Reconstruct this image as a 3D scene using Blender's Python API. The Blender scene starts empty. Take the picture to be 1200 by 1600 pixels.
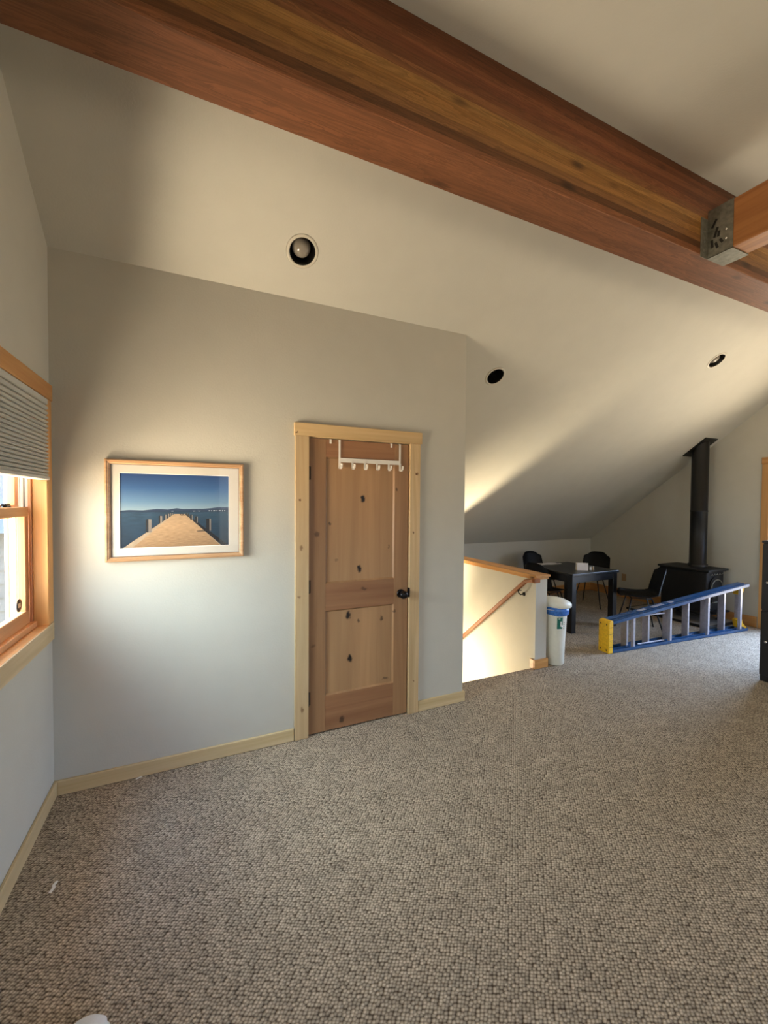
import bpy, bmesh, math, random
from mathutils import Vector, Matrix
random.seed(7)
PI = math.pi
scene = bpy.context.scene
COL = scene.collection

# ------------------------------------------------------------------ camera
cam_data = bpy.data.cameras.new('camera')
cam = bpy.data.objects.new('camera', cam_data)
COL.objects.link(cam)
scene.camera = cam
FPX = 639.73
cam_data.sensor_fit = 'VERTICAL'
cam_data.sensor_height = 36.0
cam_data.lens = FPX * 36.0 / 1600.0
cam_data.clip_start = 0.02
cam_data.clip_end = 200
CAM = Vector((0.72035, -2.72620, 1.61050))
RIGHT = Vector((0.9109651, -0.41242007, 0.00722964))
UP = Vector((0.00374976, 0.02580642, 0.99965993))
FWD = Vector((0.41246639, 0.9106282, -0.02505522))
mw = Matrix.Identity(4)
for i in range(3):
    mw[i][0] = RIGHT[i]; mw[i][1] = UP[i]; mw[i][2] = -FWD[i]; mw[i][3] = CAM[i]
cam.matrix_world = mw

# ------------------------------------------------------------------ exposure
scene.view_settings.view_transform = 'Standard'
scene.view_settings.look = 'None'
scene.view_settings.gamma = 1.0
scene.view_settings.use_curve_mapping = False
scene.view_settings.exposure = 0.32
scene.cycles.max_bounces = 10
scene.cycles.diffuse_bounces = 7
scene.cycles.glossy_bounces = 4
scene.cycles.transparent_max_bounces = 12
scene.cycles.sample_clamp_indirect = 4.0
try:
    scene.cycles.use_denoising = True
except Exception:
    pass

# ------------------------------------------------------------------ world: pale sky over sunlit ground
WORLD_STRENGTH = 23.0; SOUTH_SHADE = 0.17; NORTH_SHADE = 0.045; EAST = 0.6
world = bpy.data.worlds.new('daylight')
scene.world = world
world.use_nodes = True
wn = world.node_tree.nodes; wl = world.node_tree.links
for n in list(wn): wn.remove(n)
w_out = wn.new('ShaderNodeOutputWorld'); w_bg = wn.new('ShaderNodeBackground')
w_tc = wn.new('ShaderNodeTexCoord'); w_sep = wn.new('ShaderNodeSeparateXYZ')
w_map = wn.new('ShaderNodeMapRange'); w_ramp = wn.new('ShaderNodeValToRGB')
wl.new(w_tc.outputs['Generated'], w_sep.inputs[0])
wl.new(w_sep.outputs['Z'], w_map.inputs['Value'])
w_map.inputs['From Min'].default_value = -1; w_map.inputs['From Max'].default_value = 1
wl.new(w_map.outputs[0], w_ramp.inputs[0])
cr = w_ramp.color_ramp
cr.elements[0].position = 0.0; cr.elements[0].color = (0.10, 0.08, 0.05, 1)          # shaded ground close to the house
cr.elements[1].position = 1.0; cr.elements[1].color = (0.35, 0.55, 0.95, 1)
for pos, c in ((0.012, (0.5, 0.41, 0.28)), (0.03, (5.0, 4.1, 2.95)), (0.10, (3.0, 2.45, 1.75)), (0.21, (1.9, 1.58, 1.14)), (0.35, (1.7, 1.40, 1.0)), (0.46, (1.1, 0.95, 0.72)), (0.52, (0.95, 1.0, 0.98)), (0.66, (1.08, 1.26, 1.34)), (0.84, (1.0, 1.2, 1.32)), (0.92, (0.25, 0.36, 0.55))):
    e = cr.elements.new(pos); e.color = (*c, 1)
# open sunny ground to the west and east, trees to the south
w_flat = wn.new('ShaderNodeVectorMath'); w_flat.operation = 'MULTIPLY'; w_flat.inputs[1].default_value = (1, 1, 0); wl.new(w_tc.outputs['Generated'], w_flat.inputs[0])
w_nrm = wn.new('ShaderNodeVectorMath'); w_nrm.operation = 'NORMALIZE'; wl.new(w_flat.outputs[0], w_nrm.inputs[0])
w_sep2 = wn.new('ShaderNodeSeparateXYZ'); wl.new(w_nrm.outputs[0], w_sep2.inputs[0])
w_abs = wn.new('ShaderNodeMath'); w_abs.operation = 'ABSOLUTE'; wl.new(w_sep2.outputs['X'], w_abs.inputs[0])
w_az = wn.new('ShaderNodeMapRange'); w_az.interpolation_type = 'SMOOTHSTEP'
w_az.inputs['From Min'].default_value = 0.55; w_az.inputs['From Max'].default_value = 0.97
w_az.inputs['To Min'].default_value = SOUTH_SHADE; w_az.inputs['To Max'].default_value = 1.0
wl.new(w_abs.outputs[0], w_az.inputs['Value'])
w_ns = wn.new('ShaderNodeMapRange'); w_ns.inputs['From Min'].default_value = -0.1; w_ns.inputs['From Max'].default_value = 0.3
w_ns.inputs['To Min'].default_value = SOUTH_SHADE; w_ns.inputs['To Max'].default_value = NORTH_SHADE
wl.new(w_sep2.outputs['Y'], w_ns.inputs['Value']); wl.new(w_ns.outputs[0], w_az.inputs['To Min'])
w_st = wn.new('ShaderNodeMath'); w_st.operation = 'MULTIPLY'; w_st.inputs[1].default_value = WORLD_STRENGTH
w_e = wn.new('ShaderNodeMapRange'); w_e.inputs['From Min'].default_value = -0.2; w_e.inputs['From Max'].default_value = 0.2
w_e.inputs['To Min'].default_value = 1.0; w_e.inputs['To Max'].default_value = EAST
wl.new(w_sep2.outputs['X'], w_e.inputs['Value'])
w_m = wn.new('ShaderNodeMath'); w_m.operation = 'MULTIPLY'; wl.new(w_az.outputs[0], w_m.inputs[0]); wl.new(w_e.outputs[0], w_m.inputs[1])
wl.new(w_m.outputs[0], w_st.inputs[0])
w_east = wn.new('ShaderNodeValToRGB'); wl.new(w_map.outputs[0], w_east.inputs[0])
ce = w_east.color_ramp.elements
ce[0].position = 0.0; ce[0].color = (0.5, 0.42, 0.3, 1); ce[1].position = 1.0; ce[1].color = (0.3, 0.5, 0.9, 1)
for pos, c in ((0.03, (1.8, 1.5, 1.1)), (0.2, (1.0, 0.86, 0.66)), (0.40, (0.5, 0.44, 0.36)), (0.5, (0.5, 0.55, 0.6)), (0.62, (0.95, 1.35, 2.1)), (0.9, (0.9, 1.3, 2.1))):
    e = ce.new(pos); e.color = (*c, 1)
w_side = wn.new('ShaderNodeMapRange'); w_side.inputs['From Min'].default_value = -0.2; w_side.inputs['From Max'].default_value = 0.2
wl.new(w_sep2.outputs['X'], w_side.inputs['Value'])
w_mix = wn.new('ShaderNodeMix'); w_mix.data_type = 'RGBA'; wl.new(w_side.outputs[0], w_mix.inputs[0]); wl.new(w_ramp.outputs[0], w_mix.inputs[6]); wl.new(w_east.outputs[0], w_mix.inputs[7])
wl.new(w_mix.outputs[2], w_bg.inputs[0]); wl.new(w_st.outputs[0], w_bg.inputs[1])
wl.new(w_bg.outputs[0], w_out.inputs[0])

# ------------------------------------------------------------------ room dimensions
H = 2.939; M_ = 0.75993
L1 = 2.664; L2 = 7.3646; K = 2.6103
YN, YS = -0.9349, -1.1638
ZB, ZT = 3.174, 3.6495
YB = -5.2
SS = 0.04
def roof(y):
    if y >= YN: return H - M_ * y
    if y >= YS: return ZT
    return ZT - SS * (YS - y)
W1 = (-1.02, -0.085, 0.93, 2.16)          # west window rough opening y0,y1,z0,z1
D2 = (-1.95, 0.01, 0.0, 2.13)             # east glazed door opening
SW = [(1.0, 2.9, 0.75, 2.3), (4.3, 6.2, 0.75, 2.3)]   # south windows x0,x1,z0,z1

# daylight portals at the real openings and the stair lamp
def portal(name, loc, rot, sx, sy):
    d = bpy.data.lights.new(name, 'AREA'); d.shape = 'RECTANGLE'; d.size = sx; d.size_y = sy
    d.cycles.is_portal = True
    o = bpy.data.objects.new(name, d); COL.objects.link(o); o.location = loc; o.rotation_euler = rot
portal('window_portal', (-0.2, (W1[0]+W1[1])/2, (W1[2]+W1[3])/2), (0, -PI/2, 0), W1[3]-W1[2], W1[1]-W1[0])
portal('window_portal', (L2+0.2, (D2[0]+D2[1])/2, 1.07), (0, PI/2, 0), 2.13, D2[1]-D2[0])
for a in SW:
    portal('window_portal', ((a[0]+a[1])/2, YB-0.2, (a[2]+a[3])/2), (PI/2, 0, 0), a[1]-a[0], a[3]-a[2])
def stair_lamp(loc, aim, size, energy, spread):
    d = bpy.data.lights.new('stair_light', 'AREA'); d.shape = 'DISK'; d.size = size; d.energy = energy; d.color = (1.0, 0.82, 0.56); d.spread = math.radians(spread)
    o = bpy.data.objects.new('stair_light', d); COL.objects.link(o); o.location = loc
    o.rotation_euler = Vector(aim).to_track_quat('-Z', 'Y').to_euler()
stair_lamp((2.74, 1.45, -0.45), (1, -0.15, 0.08), 0.5, 27, 150)       # lamp low on the stairs
stair_lamp((2.82, 2.05, -0.45), (1.25, -0.22, 1.95), 0.34, 17, 52)      # light thrown up from the floor below

# ------------------------------------------------------------------ material helpers
def srgb(r, g, b):
    def f(c):
        c /= 255.0
        return c / 12.92 if c <= 0.04045 else ((c + 0.055) / 1.055) ** 2.4
    return (f(r), f(g), f(b), 1.0)

def newmat(name):
    m = bpy.data.materials.new(name); m.use_nodes = True
    nt = m.node_tree
    b = nt.nodes['Principled BSDF']
    return m, nt, b

def setspec(b, v):
    if 'Specular IOR Level' in b.inputs: b.inputs['Specular IOR Level'].default_value = v

def plain(name, col, rough=0.5, metal=0.0, spec=0.5, noise=0.0, nscale=40, bump=0.0, bscale=200):
    m, nt, b = newmat(name)
    b.inputs['Base Color'].default_value = col
    b.inputs['Roughness'].default_value = rough
    b.inputs['Metallic'].default_value = metal
    setspec(b, spec)
    geo = nt.nodes.new('ShaderNodeNewGeometry')
    if noise > 0:
        n = nt.nodes.new('ShaderNodeTexNoise'); n.inputs['Scale'].default_value = nscale; n.inputs['Detail'].default_value = 4
        nt.links.new(geo.outputs['Position'], n.inputs['Vector'])
        r = nt.nodes.new('ShaderNodeValToRGB')
        r.color_ramp.elements[0].position = 0.3; r.color_ramp.elements[1].position = 0.7
        r.color_ramp.elements[0].color = (*[c * (1 - noise) for c in col[:3]], 1)
        r.color_ramp.elements[1].color = (*[min(1, c * (1 + noise)) for c in col[:3]], 1)
        nt.links.new(n.outputs[0], r.inputs[0]); nt.links.new(r.outputs[0], b.inputs['Base Color'])
    if bump > 0:
        n = nt.nodes.new('ShaderNodeTexNoise'); n.inputs['Scale'].default_value = bscale; n.inputs['Detail'].default_value = 3
        nt.links.new(geo.outputs['Position'], n.inputs['Vector'])
        bp = nt.nodes.new('ShaderNodeBump'); bp.inputs['Strength'].default_value = bump; bp.inputs['Distance'].default_value = 0.002
        nt.links.new(n.outputs[0], bp.inputs['Height']); nt.links.new(bp.outputs[0], b.inputs['Normal'])
    return m

def math_node(nt, op, a, b_=None, clamp=False):
    n = nt.nodes.new('ShaderNodeMath'); n.operation = op; n.use_clamp = clamp
    for i, v in enumerate((a, b_)):
        if v is None: continue
        if isinstance(v, (int, float)): n.inputs[i].default_value = v
        else: nt.links.new(v, n.inputs[i])
    return n.outputs[0]

def wood(name, light, dark, axis='z', rough=0.45, scale=1.0, knots=None, knotcol=(30, 18, 10), vk=0.0, contrast=(0.3, 0.7), spec=0.4, kt=0.055):
    """grain stretched along one axis, optional placed knots (cx,cy,cz, rx,ry,rz) and scattered ones"""
    m, nt, b = newmat(name)
    N = nt.nodes.new; L = nt.links.new
    geo = N('ShaderNodeNewGeometry')
    pos = geo.outputs['Position']
    mp = N('ShaderNodeMapping')
    st = {'x': (1.2, 26, 26), 'y': (26, 1.2, 26), 'z': (26, 26, 1.2)}[axis]
    mp.inputs['Scale'].default_value = tuple(s * scale for s in st)
    L(pos, mp.inputs['Vector'])
    n1 = N('ShaderNodeTexNoise'); n1.inputs['Scale'].default_value = 1.0; n1.inputs['Detail'].default_value = 6; n1.inputs['Roughness'].default_value = 0.6; n1.inputs['Distortion'].default_value = 0.6
    L(mp.outputs[0], n1.inputs['Vector'])
    r = N('ShaderNodeValToRGB'); r.color_ramp.elements[0].position = contrast[0]; r.color_ramp.elements[1].position = contrast[1]
    r.color_ramp.elements[0].color = srgb(*dark); r.color_ramp.elements[1].color = srgb(*light)
    L(n1.outputs[0], r.inputs[0])
    col = r.outputs[0]
    # broad tone drift
    n2 = N('ShaderNodeTexNoise'); n2.inputs['Scale'].default_value = 0.22; n2.inputs['Detail'].default_value = 2
    L(mp.outputs[0], n2.inputs['Vector'])
    r2 = N('ShaderNodeMapRange'); r2.inputs['From Min'].default_value = 0.3; r2.inputs['From Max'].default_value = 0.7
    r2.inputs['To Min'].default_value = 0.80; r2.inputs['To Max'].default_value = 1.15
    L(n2.outputs[0], r2.inputs['Value'])
    mx = N('ShaderNodeMix'); mx.data_type = 'RGBA'; mx.blend_type = 'MULTIPLY'; mx.inputs[0].default_value = 1.0
    L(col, mx.inputs[6]); L(r2.outputs[0], mx.inputs[7]); col = mx.outputs[2]
    mask = None
    if knots:
        kn = N('ShaderNodeTexNoise'); kn.inputs['Scale'].default_value = 42; kn.inputs['Detail'].default_value = 3; L(pos, kn.inputs['Vector'])
        ks = N('ShaderNodeVectorMath'); ks.operation = 'SUBTRACT'; L(kn.outputs['Color'], ks.inputs[0]); ks.inputs[1].default_value = (.5, .5, .5)
        kc = N('ShaderNodeVectorMath'); kc.operation = 'SCALE'; kc.inputs['Scale'].default_value = 0.035; L(ks.outputs[0], kc.inputs[0])
        ka = N('ShaderNodeVectorMath'); ka.operation = 'ADD'; L(pos, ka.inputs[0]); L(kc.outputs[0], ka.inputs[1]); kpos = ka.outputs[0]
        for k in knots:
            s = N('ShaderNodeVectorMath'); s.operation = 'SUBTRACT'; L(kpos, s.inputs[0]); s.inputs[1].default_value = k[:3]
            q = N('ShaderNodeVectorMath'); q.operation = 'MULTIPLY'; L(s.outputs[0], q.inputs[0]); q.inputs[1].default_value = tuple(1.0 / a for a in k[3:6])
            ln = N('ShaderNodeVectorMath'); ln.operation = 'LENGTH'; L(q.outputs[0], ln.inputs[0])
            mr = N('ShaderNodeMapRange'); mr.inputs['From Min'].default_value = 0.6; mr.inputs['From Max'].default_value = 1.7
            mr.inputs['To Min'].default_value = 1.0; mr.inputs['To Max'].default_value = 0.0
            mr.interpolation_type = 'SMOOTHSTEP'
            L(ln.outputs['Value'], mr.inputs['Value'])
            o = mr.outputs[0]
            if len(k) > 6: o = math_node(nt, 'MULTIPLY', o, k[6])
            mask = o if mask is None else math_node(nt, 'MAXIMUM', mask, o)
    if vk > 0:
        mp3 = N('ShaderNodeMapping'); sc = {'x': (0.55, 1, 1), 'y': (1, 0.55, 1), 'z': (1, 1, 0.55)}[axis]
        mp3.inputs['Scale'].default_value = tuple(a * vk for a in sc); L(pos, mp3.inputs['Vector'])
        v = N('ShaderNodeTexVoronoi'); v.inputs['Scale'].default_value = 1.0; L(mp3.outputs[0], v.inputs['Vector'])
        mr = N('ShaderNodeMapRange'); mr.inputs['From Min'].default_value = kt * 0.6; mr.inputs['From Max'].default_value = kt * 1.6
        mr.inputs['To Min'].default_value = 0.85; mr.inputs['To Max'].default_value = 0.0
        L(v.outputs['Distance'], mr.inputs['Value'])
        o = mr.outputs[0]
        mask = o if mask is None else math_node(nt, 'MAXIMUM', mask, o)
    if mask is not None:
        mk = N('ShaderNodeMix'); mk.data_type = 'RGBA'; L(mask, mk.inputs[0]); L(col, mk.inputs[6]); mk.inputs[7].default_value = srgb(*knotcol)
        col = mk.outputs[2]
    L(col, b.inputs['Base Color'])
    b.inputs['Roughness'].default_value = rough; setspec(b, spec)
    bp = N('ShaderNodeBump'); bp.inputs['Strength'].default_value = 0.12; bp.inputs['Distance'].default_value = 0.001
    L(n1.outputs[0], bp.inputs['Height']); L(bp.outputs[0], b.inputs['Normal'])
    return m

# ------------------------------------------------------------------ materials
M = {}
M['wall'] = plain('painted_drywall', (0.54, 0.52, 0.445, 1), 0.75, spec=0.25, noise=0.02, nscale=6, bump=0.35, bscale=90)
M['pine'] = wood('pale_pine', (214, 190, 146), (196, 168, 120), 'z', 0.4, vk=3.2, knotcol=(120, 84, 44), kt=0.045)
M['pine_x'] = wood('pale_pine_horizontal', (214, 192, 150), (198, 172, 124), 'x', 0.4, vk=2.4, knotcol=(120, 84, 44), kt=0.04)
M['pine_y'] = wood('pale_pine_lengthwise', (212, 190, 148), (192, 166, 120), 'y', 0.4, vk=3.0, knotcol=(110, 78, 46), kt=0.07)
M['fir_z'] = wood('golden_fir_upright', (216, 166, 104), (194, 138, 78), 'z', 0.38, contrast=(0.25, 0.75))
M['fir_y'] = wood('golden_fir_lengthwise', (206, 156, 98), (178, 124, 70), 'y', 0.38, vk=3.5, knotcol=(96, 54, 26), kt=0.06)
M['fir_x'] = wood('golden_fir_crosswise', (216, 164, 98), (186, 128, 68), 'x', 0.38)
M['sash_z'] = wood('sash_wood_upright', (206, 150, 104), (176, 112, 70), 'z', 0.4)
M['sash_y'] = wood('sash_wood_rail', (212, 164, 116), (184, 128, 80), 'y', 0.4)
M['rail'] = wood('oiled_handrail_wood', (172, 108, 62), (136, 80, 42), 'y', 0.45)
M['white_metal'] = plain('white_enamel', srgb(236, 230, 218), 0.35, noise=0.02)
M['bronze'] = plain('dark_bronze', srgb(22, 20, 22), 0.3, metal=0.6, noise=0.1)
M['hinge'] = plain('bronze_hinge', srgb(58, 44, 34), 0.4, metal=0.7, noise=0.1)
M['black'] = plain('satin_black', srgb(14, 13, 13), 0.45, noise=0.15, nscale=12)
M['black_wood'] = wood('black_stained_wood', (20, 18, 18), (12, 11, 11), 'y', 0.35, spec=0.5)
M['chair_plastic'] = plain('black_polypropylene', srgb(17, 16, 17), 0.5, noise=0.1)
M['cast_iron'] = plain('cast_iron', srgb(24, 23, 23), 0.5, metal=0.3, noise=0.25, nscale=60, bump=0.3)
M['pipe'] = plain('stove_pipe_black', srgb(20, 19, 18), 0.42, metal=0.2, noise=0.1)
M['blue'] = plain('blue_fiberglass', srgb(40, 72, 108), 0.25, noise=0.2, nscale=14)
M['yellow'] = plain('yellow_plastic', srgb(228, 176, 30), 0.45, noise=0.12, nscale=50)
M['alu'] = plain('dull_aluminium', srgb(176, 172, 178), 0.42, metal=0.55, noise=0.12, nscale=30)
M['bin'] = plain('white_plastic', srgb(224, 222, 206), 0.4, noise=0.03)
M['bag'] = plain('blue_bag_film', srgb(60, 112, 190), 0.25, noise=0.25, nscale=60)
M['green'] = plain('green_label', srgb(16, 104, 88), 0.45, noise=0.15, nscale=80)
M['paper'] = plain('white_paper', srgb(236, 228, 222), 0.7, noise=0.03, nscale=50)
M['galv'] = plain('galvanised_steel', srgb(128, 126, 114), 0.45, metal=0.45, noise=0.25, nscale=40)
M['galv_dark'] = plain('stamped_slots', srgb(26, 24, 20), 0.6, noise=0.1)
M['bolt'] = plain('bright_bolt', srgb(225, 222, 215), 0.22, metal=0.9, noise=0.05)
M['baffle'] = plain('black_baffle', srgb(16, 15, 14), 0.35, noise=0.1)
M['ringwhite'] = plain('white_trim_ring', srgb(196, 190, 174), 0.5, noise=0.02)
M['bulb'] = plain('frosted_bulb', srgb(140, 132, 120), 0.12, noise=0.04)
M['outlet'] = plain('tan_outlet', srgb(172, 140, 104), 0.4, noise=0.03)
M['tile'] = plain('hearth_tile', srgb(140, 136, 130), 0.5, noise=0.12, nscale=8)
M['vinyl'] = plain('cream_jamb_liner', srgb(236, 236, 230), 0.4, noise=0.02)
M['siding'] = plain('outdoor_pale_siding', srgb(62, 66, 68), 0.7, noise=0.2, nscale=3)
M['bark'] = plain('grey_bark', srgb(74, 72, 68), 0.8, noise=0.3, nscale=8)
M['shoe'] = plain('white_canvas', srgb(232, 234, 236), 0.6, noise=0.03, bump=0.3)
M['mat'] = plain('cream_mat_board', srgb(206, 200, 188), 0.7, noise=0.01)
M['matcore'] = plain('white_mat_bevel', srgb(246, 244, 238), 0.6, noise=0.01)
M['frame'] = wood('picture_frame_wood', (206, 170, 132), (170, 128, 88), 'x', 0.32, scale=1.4)
M['frame_dark'] = plain('frame_inner_groove', srgb(96, 70, 52), 0.5, noise=0.1)
M['sticker'] = plain('sticker_black', srgb(30, 30, 30), 0.5, noise=0.05)
M['sticker_y'] = plain('sticker_tan', srgb(214, 190, 150), 0.5, noise=0.05)
M['white'] = plain('plain_white', srgb(238, 238, 232), 0.5, noise=0.02)
M['lint'] = plain('white_lint', srgb(235, 230, 220), 0.9, noise=0.05)
M['sock'] = plain('steel_can', srgb(40, 38, 36), 0.6, noise=0.05)

# door wood with the knots the photo shows
dk = [(1.794, 1.628, .020, .034), (1.768, 1.129, .020, .030), (1.687, .801, .024, .034), (1.765, .756, .012, .016, .7), (1.946, .75, .018, .022, .7),
      (1.703, .488, .020, .032), (1.454, 1.385, .022, .022, .55), (1.638, .067, .022, .03, .75), (2.058, 1.701, .013, .016, .7), (1.548, 1.453, .010, .016, .7),
      (2.045, .80, .016, .018, .6), (1.80, .985, .03, .012, .5), (2.0, 1.28, .010, .02, .4), (1.43, .62, .016, .016, .4), (1.60, 1.20, .012, .014, .35), (1.98, .30, .03, .012, .55)]
DK = [(k[0], 0.0, k[1], k[2]*.62, 0.2, k[3]*.66) + ((k[4],) if len(k) > 4 else ()) for k in dk]
M['alder_z'] = wood('knotty_alder_upright', (166, 128, 90), (144, 106, 72), 'z', 0.42, scale=0.8, knots=DK, knotcol=(24, 14, 8), contrast=(0.25, 0.75))
M['alder_x'] = wood('knotty_alder_rail', (158, 116, 80), (134, 92, 62), 'x', 0.42, scale=0.8, knots=DK, knotcol=(34, 18, 10), contrast=(0.25, 0.75))
M['alder_panel'] = wood('knotty_alder_panel', (180, 142, 100), (158, 119, 82), 'z', 0.42, scale=0.55, knots=DK, knotcol=(20, 12, 8), contrast=(0.25, 0.75))
cz = [(1.335, 1.62, .012, .014), (1.345, 1.30, .016, .02, .7), (1.33, .97, .012, .012, .6), (1.35, .20, .012, .03, .7), (2.215, 1.82, .018, .018), (2.19, 1.38, .014, .012), (1.312, 2.065, .010, .008), (2.2, .25, .008, .008, .8)]
CK = [(k[0], -0.02, k[1], k[2]*.62, 0.2, k[3]*.62) + ((k[4],) if len(k) > 4 else ()) for k in cz]
M['casing'] = wood('door_casing_pine', (208, 182, 140), (188, 158, 114), 'z', 0.4, knots=CK, knotcol=(104, 66, 30))
M['casing_x'] = wood('door_header_pine', (212, 182, 134), (194, 160, 110), 'x', 0.4, knots=CK, knotcol=(104, 66, 30))

# glulam beam: laminations 40 mm high, each its own tone, streaked along x
def glulam(name, horizontal_axis='x', zb=ZB):
    m, nt, b = newmat(name); N = nt.nodes.new; L = nt.links.new
    geo = N('ShaderNodeNewGeometry'); pos = geo.outputs['Position']
    sp = N('ShaderNodeSeparateXYZ'); L(pos, sp.inputs[0])
    t = math_node(nt, 'DIVIDE', math_node(nt, 'SUBTRACT', sp.outputs['Z'], zb - 0.0005), 0.0396)
    idx = math_node(nt, 'FLOOR', t)
    frac = math_node(nt, 'FRACT', t)
    wnz = N('ShaderNodeTexWhiteNoise'); wnz.noise_dimensions = '1D'; L(math_node(nt, 'ADD', idx, 3.3), wnz.inputs['W'])
    base = N('ShaderNodeValToRGB'); e = base.color_ramp.elements
    L(math_node(nt, 'DIVIDE', idx, 12.0), base.inputs[0])
    base.color_ramp.interpolation = 'CONSTANT'
    cols = [(0.0, (138, 88, 56)), (0.08, (104, 66, 38)), (0.16, (142, 98, 56)), (0.25, (156, 110, 58)), (0.33, (152, 106, 54)), (0.41, (166, 120, 64)), (0.5, (136, 88, 52)), (0.58, (124, 74, 44)), (0.66, (118, 68, 42)), (0.75, (128, 78, 48)), (0.83, (110, 64, 38)), (0.91, (98, 58, 34))]
    e[0].position = 0; e[0].color = srgb(*cols[0][1]); e[1].position = cols[1][0]; e[1].color = srgb(*cols[1][1])
    for p_, c_ in cols[2:]:
        q = e.new(p_); q.color = srgb(*c_)
    mp = N('ShaderNodeMapping'); mp.inputs['Scale'].default_value = (0.9, 16, 16) if horizontal_axis == 'x' else (16, 0.9, 16)
    L(pos, mp.inputs['Vector'])
    ad = N('ShaderNodeCombineXYZ'); L(math_node(nt, 'MULTIPLY', idx, 7.7), ad.inputs[0])
    av = N('ShaderNodeVectorMath'); av.operation = 'ADD'; L(mp.outputs[0], av.inputs[0]); L(ad.outputs[0], av.inputs[1])
    n1 = N('ShaderNodeTexNoise'); n1.inputs['Scale'].default_value = 1; n1.inputs['Detail'].default_value = 7; n1.inputs['Roughness'].default_value = 0.62; n1.inputs['Distortion'].default_value = 1.2
    L(av.outputs[0], n1.inputs['Vector'])
    # growth rings: sharp bands drawn from the noise field
    ring = math_node(nt, 'FRACT', math_node(nt, 'MULTIPLY', n1.outputs[0], 9.0))
    rr = N('ShaderNodeMapRange'); rr.inputs['To Min'].default_value = 1.16; rr.inputs['To Max'].default_value = 0.68; L(ring, rr.inputs['Value'])
    nn = N('ShaderNodeMapRange'); nn.inputs['From Min'].default_value = 0.3; nn.inputs['From Max'].default_value = 0.7; nn.inputs['To Min'].default_value = 0.78; nn.inputs['To Max'].default_value = 1.22
    n3 = N('ShaderNodeTexNoise'); n3.inputs['Scale'].default_value = 0.6; n3.inputs['Detail'].default_value = 3; L(av.outputs[0], n3.inputs['Vector'])
    L(n3.outputs[0], nn.inputs['Value'])
    # glue line
    gl = math_node(nt, 'LESS_THAN', frac, 0.035)
    gm = N('ShaderNodeMapRange'); gm.inputs['To Min'].default_value = 1.0; gm.inputs['To Max'].default_value = 0.72; L(gl, gm.inputs['Value'])
    f = math_node(nt, 'MULTIPLY', math_node(nt, 'MULTIPLY', rr.outputs[0], nn.outputs[0]), gm.outputs[0])
    mx = N('ShaderNodeMix'); mx.data_type = 'RGBA'; mx.blend_type = 'MULTIPLY'; mx.inputs[0].default_value = 1.0
    L(base.outputs[0], mx.inputs[6]); L(f, mx.inputs[7])
    mp3 = N('ShaderNodeMapping'); mp3.inputs['Scale'].default_value = (2.2, 6, 6); L(pos, mp3.inputs['Vector'])
    v = N('ShaderNodeTexVoronoi'); L(mp3.outputs[0], v.inputs['Vector']); v.inputs['Scale'].default_value = 1.0
    kr = N('ShaderNodeMapRange'); kr.inputs['From Min'].default_value = 0.07; kr.inputs['From Max'].default_value = 0.17; kr.inputs['To Min'].default_value = 0.75; kr.inputs['To Max'].default_value = 0.0
    L(v.outputs['Distance'], kr.inputs['Value'])
    mk = N('ShaderNodeMix'); mk.data_type = 'RGBA'; L(kr.outputs[0], mk.inputs[0]); L(mx.outputs[2], mk.inputs[6]); mk.inputs[7].default_value = srgb(44, 22, 12)
    L(mk.outputs[2], b.inputs['Base Color'])
    b.inputs['Roughness'].default_value = 0.5; setspec(b, 0.35)
    return m
M['glulam'] = glulam('glulam_beam_wood')
M['glulam_y'] = wood('crossbeam_wood', (178, 122, 72), (132, 82, 46), 'y', 0.45, scale=0.5, vk=2.0, knotcol=(90, 44, 20), kt=0.05)

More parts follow.
